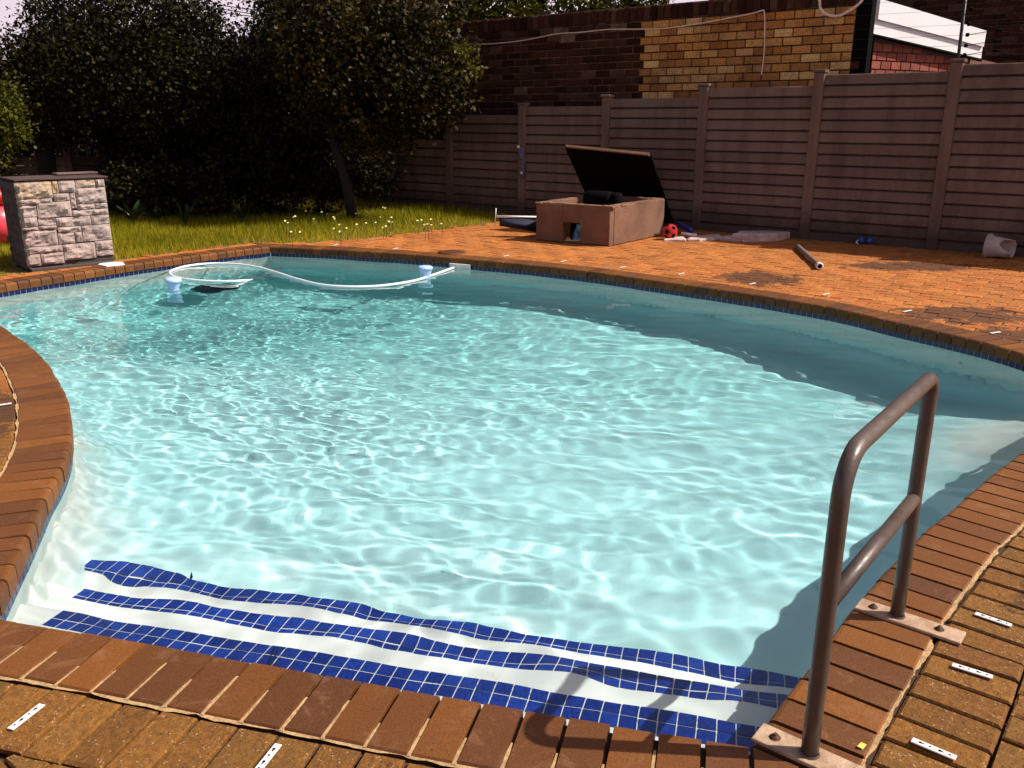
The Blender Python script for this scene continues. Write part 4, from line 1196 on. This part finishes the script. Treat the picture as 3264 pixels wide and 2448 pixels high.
def stone(P0, t, n, u0, u1, z0, z1, mat, seed):
    nu, nv = max(5, int((u1 - u0) / .022)), max(4, int((z1 - z0) / .022)); g_ = .0035; vs = []
    for j in range(nv + 1):
        for i in range(nu + 1):
            a, c = i / nu, j / nv; u = u0 + g_ + (u1 - u0 - 2 * g_) * a; z = z0 + g_ + (z1 - z0 - 2 * g_) * c
            e = min(a * nu, (1 - a) * nu, c * nv, (1 - c) * nv)
            dep = 0 if e == 0 else (.012 if e < 1.5 else .018)
            nz = noise.noise(Vector((u * 9 + seed, z * 11, seed))) * .034 + abs(noise.noise(Vector((u * 15, z * 24 + u * 9, seed)))) * .034 - .010
            dep += nz if e >= 1 else 0
            vs.append(P0 + t * u + n * (dep - .01) + UP * z)
    w_ = nu + 1
    fs = [(j * w_ + i, j * w_ + i + 1, (j + 1) * w_ + i + 1, (j + 1) * w_ + i) for j in range(nv) for i in range(nu)]
    # skirt back into the wall
    rim = [i for i in range(w_)] + [j * w_ + nu for j in range(1, nv + 1)] + [nv * w_ + i for i in range(nu - 1, -1, -1)] + [j * w_ for j in range(nv - 1, 0, -1)]
    b0 = len(vs); vs += [vs[i] - n * .03 for i in rim]; m_ = len(rim)
    fs += [(rim[(k + 1) % m_], rim[k], b0 + k, b0 + (k + 1) % m_) for k in range(m_)]
    return MB().add(vs, fs)
for k, (u0, u1, v0, v1, y_) in enumerate(stones):
    stone(pBL, pt, pn, u0 * PWd, u1 * PWd, .03 + (1 - v1) * (PHt - .03), .03 + (1 - v0) * (PHt - .03), None, k * 3.7).obj('cladding_stone', M['stoney'] if y_ else M['stone'], pil)
# left side cladding rows, the unlit side's shade put into a dark stone colour
z = .02; rr = random.Random(3); sd = 50
while z < PHt - .05:
    hh = rr.choice([.07, .12, .15]); hh = min(hh, PHt - z)
    u = 0
    while u < PDp - .05:
        ww = min(rr.uniform(.14, .3), PDp - u)
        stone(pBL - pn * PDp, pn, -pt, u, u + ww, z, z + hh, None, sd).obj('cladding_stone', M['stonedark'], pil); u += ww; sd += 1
    z += hh
c = pBL + pt * PWd / 2 - pn * (PDp / 2) + UP * (PHt + .014)
MB().box(c + pt * .02, pt, pn, UP, PWd / 2 + .015, PDp / 2 + .006, .007, 0, .003).obj('ledge', M['precastd'], pil)
MB().box(c + pt * .28 - pn * .2 + UP * .022, pt, pn, UP, .20, .09, .008, 0, .003).obj('loose_slate', M['ledge'], pil)
MB().box(pBL + pt * PWd / 2 + UP * .0 + pn * .01, pt, pn, UP, PWd / 2 - .02, .022, .022, 0, .008).obj('plinth', M['stonedark'], pil)
# pink and red inflatable beyond the pillar
ic = G(-30, 782); ic = Vector((ic.x, ic.y + .2, 0))
inf = empty('inflatable', tuple(ic), label='pink and red inflatable pool toy standing behind the stone pillar at the left edge', cat='inflatable')
bm = bmesh.new(); bmesh.ops.create_uvsphere(bm, u_segments=28, v_segments=18, radius=1)
for v in bm.verts: v.co = Vector((v.co.x * .38, v.co.y * .32, v.co.z * .27)) * (1 + .03 * math.cos(6 * math.atan2(v.co.y, v.co.x))) + ic + Vector((-.02, 0, .25))
for f in bm.faces: f.smooth = True
me = bpy.data.meshes.new('float_body'); bm.to_mesh(me); bm.free(); me.materials.append(M['pink']); link('float_body', me, inf)
tp = [ic + Vector((.26 * math.cos(a) - .05, .22 * math.sin(a), .56)) for a in [k * 2 * math.pi / 24 for k in range(24)]]
MB().tube(tp, .085, 12, closed=True).obj('float_ring', M['redv'], inf)

# ------------------------------------------------------------------ garden wall at the left back
gw = empty('garden_wall', (-7.5, 14.5, 0), label='low precast garden wall with a trellis pattern top behind the pillar', cat='wall')
yb = 14.6
def gp(px, py): return PY(px, py, yb)
xL, xP0, xP1, xR = gp(-330, 500).x, gp(208, 500).x, gp(232, 500).x, gp(560, 500).x
zB = gp(100, 500).z
nb = 6; bh = zB / nb
for i in range(nb):
    for (a, e, mt) in ((xL, xP0, 'precast' if i >= 3 else 'precastd'), (xP1, xR, 'precastd')):
        MB().box(((a + e) / 2, yb, bh * (i + .5)), (1, 0, 0), (0, -1, 0), UP, (e - a) / 2, .025, bh / 2 - .006, 0, .006).obj('board', M[mt], gw)
zT = gp(100, 455).z
px_ = (xP0 + xP1) / 2
MB().box((px_, yb, zT / 2 + .02), (1, 0, 0), (0, -1, 0), UP, (xP1 - xP0) / 2, .07, zT / 2 + .02, 0, .01).obj('post', M['ledge'], gw)
MB().box((xR + .05, yb, zT / 2 + .02), (1, 0, 0), (0, -1, 0), UP, (xP1 - xP0) / 2, .07, zT / 2 + .02, 0, .01).obj('post', M['precastd'], gw)
MB().box(((xL + xP0) / 2, yb, zB + .012), (1, 0, 0), (0, -1, 0), UP, (xP0 - xL) / 2, .04, .012).obj('rail', M['precastd'], gw)
for k in range(14):
    x = xL + (xP0 - xL) * (k + .5) / 14; sg = 1 if (k // 3) % 2 else -1
    a = Vector((x - .11 * sg, yb, zB + .02)); e = Vector((x + .11 * sg, yb, zT))
    MB().box((a + e) / 2, (e - a).normalized(), (0, -1, 0), (e - a).normalized().cross(Vector((0, -1, 0))), (e - a).length / 2, .02, .018).obj('trellis_bar', M['precastd'], gw)
MB().box(((xP1 + xR) / 2, yb, zT + .0), (1, 0, 0), (0, -1, 0), UP, (xR - xP1) / 2, .045, .018, 0, .004).obj('rail', M['precastd'], gw)
for k in range(10):
    x = xP1 + (xR - xP1) * (k + .5) / 10; h_ = (zT - zB)
    MB().lathe((x, yb, zB), [(.04, .0), (.02, h_ * .2), (.035, h_ * .5), (.02, h_ * .8), (.04, h_)], 10).obj('baluster', M['precast'], gw)

# ------------------------------------------------------------------ trees
def crown_arrays(centers, nleaf, size, seed, droop=.3, flat=1.0):
    rg = np.random.RandomState(seed); Vs = []; Ts = []
    tot = sum(c[3] ** 2 for c in centers)
    for (cx_, cy_, cz_, rr_) in centers:
        n = int(nleaf * rr_ ** 2 / tot)
        ncl = max(6, n // 28)
        d = rg.normal(size=(ncl, 3)); d /= np.linalg.norm(d, axis=1)[:, None]
        rad_ = rr_ * rg.uniform(.35, 1.05, (ncl, 1)) ** .6
        cl = d * rad_ * np.array([1, 1, .85 * flat]) + np.array([cx_, cy_, cz_])
        clr = rg.uniform(.12, .32, ncl) * (.5 + rr_ * .35)
        which = rg.randint(0, ncl, n)
        ofs = rg.normal(size=(n, 3)) * .55
        p = cl[which] + ofs * clr[which][:, None]
        # leaf frame
        ax1 = rg.normal(size=(n, 3)) + ofs * .8; ax1[:, 2] -= droop; ax1 /= np.linalg.norm(ax1, axis=1)[:, None]
        up = rg.normal(size=(n, 3)) * .7 + np.array([0, 0, 1.0]); s_ = np.cross(ax1, up); s_ /= np.linalg.norm(s_, axis=1)[:, None]
        L_ = size * rg.uniform(.6, 1.3, (n, 1)); W_ = L_ * rg.uniform(.28, .42, (n, 1))
        q = np.stack([p, p + ax1 * L_ * .5 + s_ * W_, p + ax1 * L_, p + ax1 * L_ * .5 - s_ * W_], 1)
        Vs.append(q.reshape(-1, 3)); t = (rg.uniform(0, 1, ncl)[which] ** 2.2) * .75 + rg.uniform(0, 1, n) ** 5 * .5; Ts.append(t)
    V = np.concatenate(Vs); T = np.concatenate(Ts); F = np.arange(len(V)).reshape(-1, 4); return V, F, T
def tree(loc, trunk_pts, trunk_r, centers, nleaf, size, mat, seed, label, cat='tree', name='tree', group=None, droop=.3):
    r_ = empty(name, loc, label=label, cat=cat, group=group)
    b = MB(); L0 = Vector(loc); rg = random.Random(seed)
    tp = [L0 + Vector(p) for p in trunk_pts]; n = len(tp)
    b.tube(tp, [trunk_r * (1 - .6 * i / (n - 1)) for i in range(n)], 10)
    b.obj('trunk', M['bark'], r_)
    b = MB()
    for (cx_, cy_, cz_, rr_) in centers:
        for k in range(3):
            st = tp[-1].lerp(tp[-2], rg.random()); e = Vector((cx_, cy_, cz_)) + Vector((rg.uniform(-.6, .6), rg.uniform(-.6, .6), rg.uniform(-.3, .7))) * rr_
            md = st.lerp(e, .5) + Vector((rg.uniform(-.15, .15), rg.uniform(-.15, .15), .15))
            b.tube([st, md, e], [trunk_r * .35, trunk_r * .2, .008], 6)
    b.obj('limb', M['bark'], r_)
    V, F, T = crown_arrays(centers, nleaf, size, seed, droop)
    link('crown', np_mesh('crown', V, F, M[mat], False, T), r_)
    return r_
def Z_(px, py, Y, dx=0): p = PY(px, py, Y); return (p.x, p.y, p.z)
# loose tree in front of the slat wall, bare leaning trunk
t0 = PY(1125, 700, 13.0)
tree((t0.x, 13.0, 0), [(0, 0, 0), (-.06, 0, .5), (-.2, .02, 1.0), (-.28, .03, 1.4), (-.38, 0, 1.9)], .085,
     [(*Z_(1180, 200, 13.0), 1.15), (*Z_(1010, 250, 13.2), .9), (*Z_(1350, 240, 12.9), .78), (*Z_(1230, 350, 12.8), .72), (*Z_(1100, 90, 13.5), 1.1), (*Z_(1400, 320, 12.9), .40), (*Z_(1330, 90, 13.2), .75), (*Z_(1130, 290, 13.3), 1.0), (*Z_(1050, 100, 12.6), .8)], 34000, .07, 'leafm', 21,
     'loose leafy tree with thin dark trunk in front of the slat wall')
tree((-4.3, 14.6, 0), [(0, 0, 0), (.1, 0, .8), (.35, 0, 1.6), (.3, 0, 2.2)], .12,
     [(*Z_(880, 250, 13.8), 1.0), (*Z_(800, 420, 13.6), .9), (*Z_(980, 60, 15.2), .95), (*Z_(620, 300, 13.8), .95), (*Z_(730, 260, 16.0), .9), (*Z_(760, 400, 15.5), 1.1)], 34000, .065, 'leafd', 22,
     'dark dense tree in the middle, left of the thin trunked tree')
tree((-6.4, 14.2, 0), [(0, 0, 0), (0, 0, 1), (-.1, 0, 2), (-.1, 0, 2.6)], .16,
     [(*Z_(430, 200, 14.2), 1.6), (*Z_(330, 290, 13.8), .9), (*Z_(560, 330, 14.0), 1.0), (*Z_(380, 60, 14.8), 1.3), (*Z_(560, 200, 14.6), .95), (*Z_(620, 60, 15.0), .5), (*Z_(480, 480, 14.0), .6)], 40000, .062, 'leafd', 23,
     'tall dark evergreen tree left of centre with small bright gaps of sky')
tree((-7.2, 13.8, 0), [(0, 0, 0), (0, 0, 1), (.1, 0, 2), (.1, 0, 2.6)], .16,
     [(*Z_(130, 290, 14.0), 1.0), (*Z_(260, 110, 14.6), .9), (*Z_(60, 330, 13.6), .7), (*Z_(150, 370, 13.4), .45), (*Z_(260, 260, 14.0), 1.0), (*Z_(-150, 380, 14), 1.1)], 34000, .06, 'leafm', 24,
     'broad tree at the upper left with olive leaves against the sky')
tree((-8.0, 11.8, 0), [(0, 0, 0), (0, 0, .6), (0, 0, 1.2)], .08,
     [(*Z_(-40, 345, 11.8), .42), (*Z_(20, 385, 11.8), .28), (*Z_(-110, 430, 11.6), .5)], 9000, .055, 'leafl', 25,
     'rounded yellow green bush at the left edge above the garden wall', cat='bush', name='bush')
tree((-1.8, 19.5, 0), [(0, 0, 0), (0, 0, 1.5), (0, 0, 3)], .16,
     [(*Z_(1300, 20, 18.5), 1.9), (*Z_(1520, 0, 18.0), 1.25), (*Z_(1640, 5, 17.5), .85), (*Z_(1740, 10, 17.0), .75), (*Z_(1100, 60, 19), 1.9)], 18000, .12, 'leafl', 26,
     'tree behind the old brick wall, its pale green top showing over the wall')
tree((2.0, 17.8, 0), [(0, 0, 0), (0, 0, 2), (0, 0, 3.2)], .10,
     [(*Z_(1960, 12, 16.6), .42), (*Z_(1880, 14, 16.6), .4), (*Z_(2040, -20, 16.8), .5)], 2600, .09, 'leafl', 27,
     'thin bush top just showing over the brick wall at the top centre', cat='bush', name='bush')
tree((-6, 17.5, 0), [(0, 0, 0), (0, 0, 1), (0, 0, 2)], .15,
     [(*Z_(790, 290, 18.5), 1.25), (*Z_(640, 390, 18), 1.7), (*Z_(400, 400, 18), 1.9), (*Z_(150, 400, 18), 1.7), (*Z_(900, 320, 18), 1.5), (*Z_(480, 270, 19), 1.3), (*Z_(250, 260, 19), 1.2), (*Z_(1000, 200, 18.5), 1.2)], 40000, .11, 'leafd', 28,
     'dark hedge of trees farthest back behind the others')
tree((-3.8, 15.9, 0), [(0, 0, 0), (0, 0, .5), (0, 0, 1)], .06,
     [(*Z_(700, 520, 15.2), .55), (*Z_(560, 540, 15.0), .6), (*Z_(430, 560, 14.2), .5), (*Z_(640, 440, 15.5), .7), (*Z_(480, 450, 15.2), .8), (*Z_(1250, 430, 15.1), .35), (*Z_(400, 600, 13.0), .36), (*Z_(520, 600, 13.1), .46), (*Z_(650, 600, 13.2), .48), (*Z_(780, 600, 13.3), .46), (*Z_(900, 605, 13.4), .46), (*Z_(1020, 610, 13.6), .42), (*Z_(1000, 480, 14.2), .6), (*Z_(860, 480, 14.0), .7), (*Z_(1200, 560, 14.3), .4)], 30000, .07, 'leafd', 29,
     'dark shrubs in the shade under the trees beside the lawn', cat='shrub', name='shrub')
# sunlit twig hanging in front of the old brick wall
tw = PY(1480, 150, 12.6)
V, F, T = crown_arrays([(tw.x, tw.y, tw.z - .02, .10), (tw.x + .08, tw.y, tw.z - .2, .08), (tw.x + .1, tw.y, tw.z - .33, .05)], 90, .09, 31, .9)
hb = MB(); hb.tube([tw + Vector((-.5, .2, .15)), tw + Vector((-.15, .05, .05)), tw + Vector((0, 0, 0)), tw + Vector((.08, 0, -.2)), tw + Vector((.1, 0, -.38))], [.008, .006, .005, .004, .002], 6)
hb.add([tuple(v) for v in V], [tuple(f) for f in F.tolist()], .6)
hb.obj('hanging_twig', M['leafl'], label='sunlit yellow green twig hanging in front of the old brick wall by the cable', cat='branch')
# low plants
def strap_plant(px, Y, n, h, label, seed, broad=False):
    rg = random.Random(seed); p = PY(*px, Y); b = MB(); p = Vector((p.x, Y, -.02))
    for k in range(n):
        a = rg.uniform(0, 6.28); ln = h * rg.uniform(.6, 1.1); w_ = (.05 if broad else .018); out = rg.uniform(.2, .7)
        vs = []
        for i in range(6):
            t = i / 5; r0 = out * ln * t * (.4 + .6 * t); z = ln * (t - .35 * t * t * out)
            ww = w_ * math.sin(math.pi * (t * .9 + .08)) * (1 if not broad else (0.1 if t < .5 else 1))
            c = p + Vector((math.cos(a) * r0, math.sin(a) * r0, z)); s_ = Vector((-math.sin(a), math.cos(a), 0)) * ww
            vs += [c - s_, c + s_]
        b.add(vs, [(2 * i, 2 * i + 1, 2 * i + 3, 2 * i + 2) for i in range(5)], 0, True)
    b.obj('garden_plant', M['green'], label=label, cat='plant')
strap_plant((585, 655), 12.3, 16, .42, 'spiky strap leaved plant at the back of the lawn under the dark trees', 1)
strap_plant((765, 640), 12.5, 18, .35, 'low broad leaved plant in shade right of the spiky plant', 2, True)
strap_plant((420, 650), 12.2, 22, .40, 'leafy weeds growing just right of the stone pillar', 3, True)
strap_plant((500, 670), 12.6, 16, .30, 'small broad leaved weed between the pillar and the spiky plant', 4, True)

# ------------------------------------------------------------------ grass and flowers
rg = np.random.RandomState(3); N = 260000
X = rg.uniform(-11, 0.3, N); Y = rg.uniform(7.2, 17, N)
LP_ = np.array(LAWN); ins = np.zeros(N, bool); j = len(LP_) - 1
gxn = X + rg.normal(0, .03, N); gyn = Y + rg.normal(0, .03, N)
for i in range(len(LP_)):
    xi, yi = LP_[i]; xj, yj = LP_[j]
    ins ^= ((yi > gyn) != (yj > gyn)) & (gxn < (xj - xi) * (gyn - yi) / (yj - yi + 1e-12) + xi); j = i
keepd = rg.uniform(0, 1, N) < np.clip(1.25 - (Y - 9) * .11, .35, 1)
ins &= keepd
ins &= ~((np.abs((X - pBL.x - pt.x * PWd / 2 + pn.x * PDp / 2) * pt.x + (Y - pBL.y - pt.y * PWd / 2 + pn.y * PDp / 2) * pt.y) < PWd / 2) &
         (np.abs((X - pBL.x - pt.x * PWd / 2 + pn.x * PDp / 2) * pn.x + (Y - pBL.y - pt.y * PWd / 2 + pn.y * PDp / 2) * pn.y) < PDp / 2))
X, Y = X[ins], Y[ins]; n = len(X)
edge = np.clip((Y - 8.8 - (X + 4.2) * .9) / 1.5, 0, 1)
tall = .5 + .5 * np.sin(X * 2.1 + 1) * np.sin(Y * 1.7) 
h = rg.uniform(.02, .05, n) * (1 + 1.6 * edge * (.4 + tall) * rg.uniform(.5, 1.6, n)); a = rg.uniform(0, 6.28, n); wd = rg.uniform(.0025, .005, n)
lean = rg.uniform(.1, .6, n) * h; la = rg.uniform(0, 6.28, n); zb = np.full(n, -.024)
V = np.stack([np.stack([X - np.cos(a) * wd, Y - np.sin(a) * wd, zb], -1), np.stack([X + np.cos(a) * wd, Y + np.sin(a) * wd, zb], -1),
              np.stack([X + np.cos(la) * lean, Y + np.sin(la) * lean, zb + h], -1)], 1).reshape(-1, 3)
F = np.arange(len(V)).reshape(-1, 3)
patch = .5 + .5 * np.sin(X * 1.3 + Y * .9) * np.sin(Y * 2.3 - X * .7)
h *= np.where((patch < .22) & (edge < .6), .35, 1.0)
V[2::3, 2] = zb + h
tn_ = np.clip(rg.uniform(0, .6, n) + (1 - edge) * .35 + .15 * patch, 0, 1)  # front blades toned brighter and yellower, sunlit look put into the colour
link('grass', np_mesh('grass', V, F, M['grass'], False, tn_), label='rough green lawn grass between the pool and the dark trees', cat='grass', kind='stuff')
fl = MB()
fl.tube([(0, 0, 0), (.01, 0, .5), (0, .01, 1)], .0025, 4); stem_me = fl.mesh('stem', M['green'])
fl = MB()
for k in range(9):
    a = k * 2 * math.pi / 9; c, s_ = math.cos(a), math.sin(a)
    fl.add([(0, 0, 0), (.013 * c - .005 * s_, .013 * s_ + .005 * c, .003), (.021 * c, .021 * s_, .002), (.013 * c + .005 * s_, .013 * s_ - .005 * c, .003)], [(0, 3, 2, 1)])
head_me = fl.mesh('flower_head', M['petal'])
flowers = [(877, 632), (896, 635), (1062, 634), (1050, 646), (1046, 653), (1055, 654), (1037, 648), (1119, 647), (1131, 648), (1125, 659), (941, 689), (936, 692), (975, 673), (909, 704), (918, 710), (928, 739), (956, 739), (1026, 675), (1043, 682), (1063, 692), (1067, 697), (1000, 698), (1082, 716), (1064, 728), (1105, 727), (1137, 715), (1167, 711), (1198, 709), (1228, 663), (1221, 661), (1213, 692), (1248, 693), (1240, 706), (1251, 708), (1230, 721), (1220, 725), (1331, 703), (1344, 701), (1353, 716), (1363, 714), (1374, 699), (1375, 717), (1407, 713), (1083, 738), (1134, 681), (1013, 662)]
rg2 = random.Random(8)
for (px, py) in flowers:
    hgt = rg2.uniform(.10, .20)
    g = G(px, py, hgt)
    f = empty('daisy', (g.x, g.y, -.02), label='small pale daisy standing in the long grass by the far lawn edge', cat='flower', group='pale daisies in the lawn')
    o = bpy.data.objects.new('stem', stem_me); COL.objects.link(o); o.parent = f; o.scale.z = hgt + .02
    o = bpy.data.objects.new('flower_head', head_me); COL.objects.link(o); o.parent = f; o.location.z = hgt + .02; o.scale = (.8, .8, .8)
    o.rotation_euler = (rg2.uniform(.3, 1.0), rg2.uniform(-.4, .4), 0)
# overhead wires far behind
for k, (a, b_) in enumerate((((640, 18), (900, 60)), ((640, 8), (900, 44)), ((640, 30), (900, 66)))):
    MB().tube([PY(*a, 30), PY(*b_, 30)], .014, 5).obj('overhead_wire', M['black'], label=['middle', 'uppermost', 'lowest'][k] + ' of three thin black overhead wires in the sky gap between the trees', cat='wire', group='overhead wires in the sky gap')
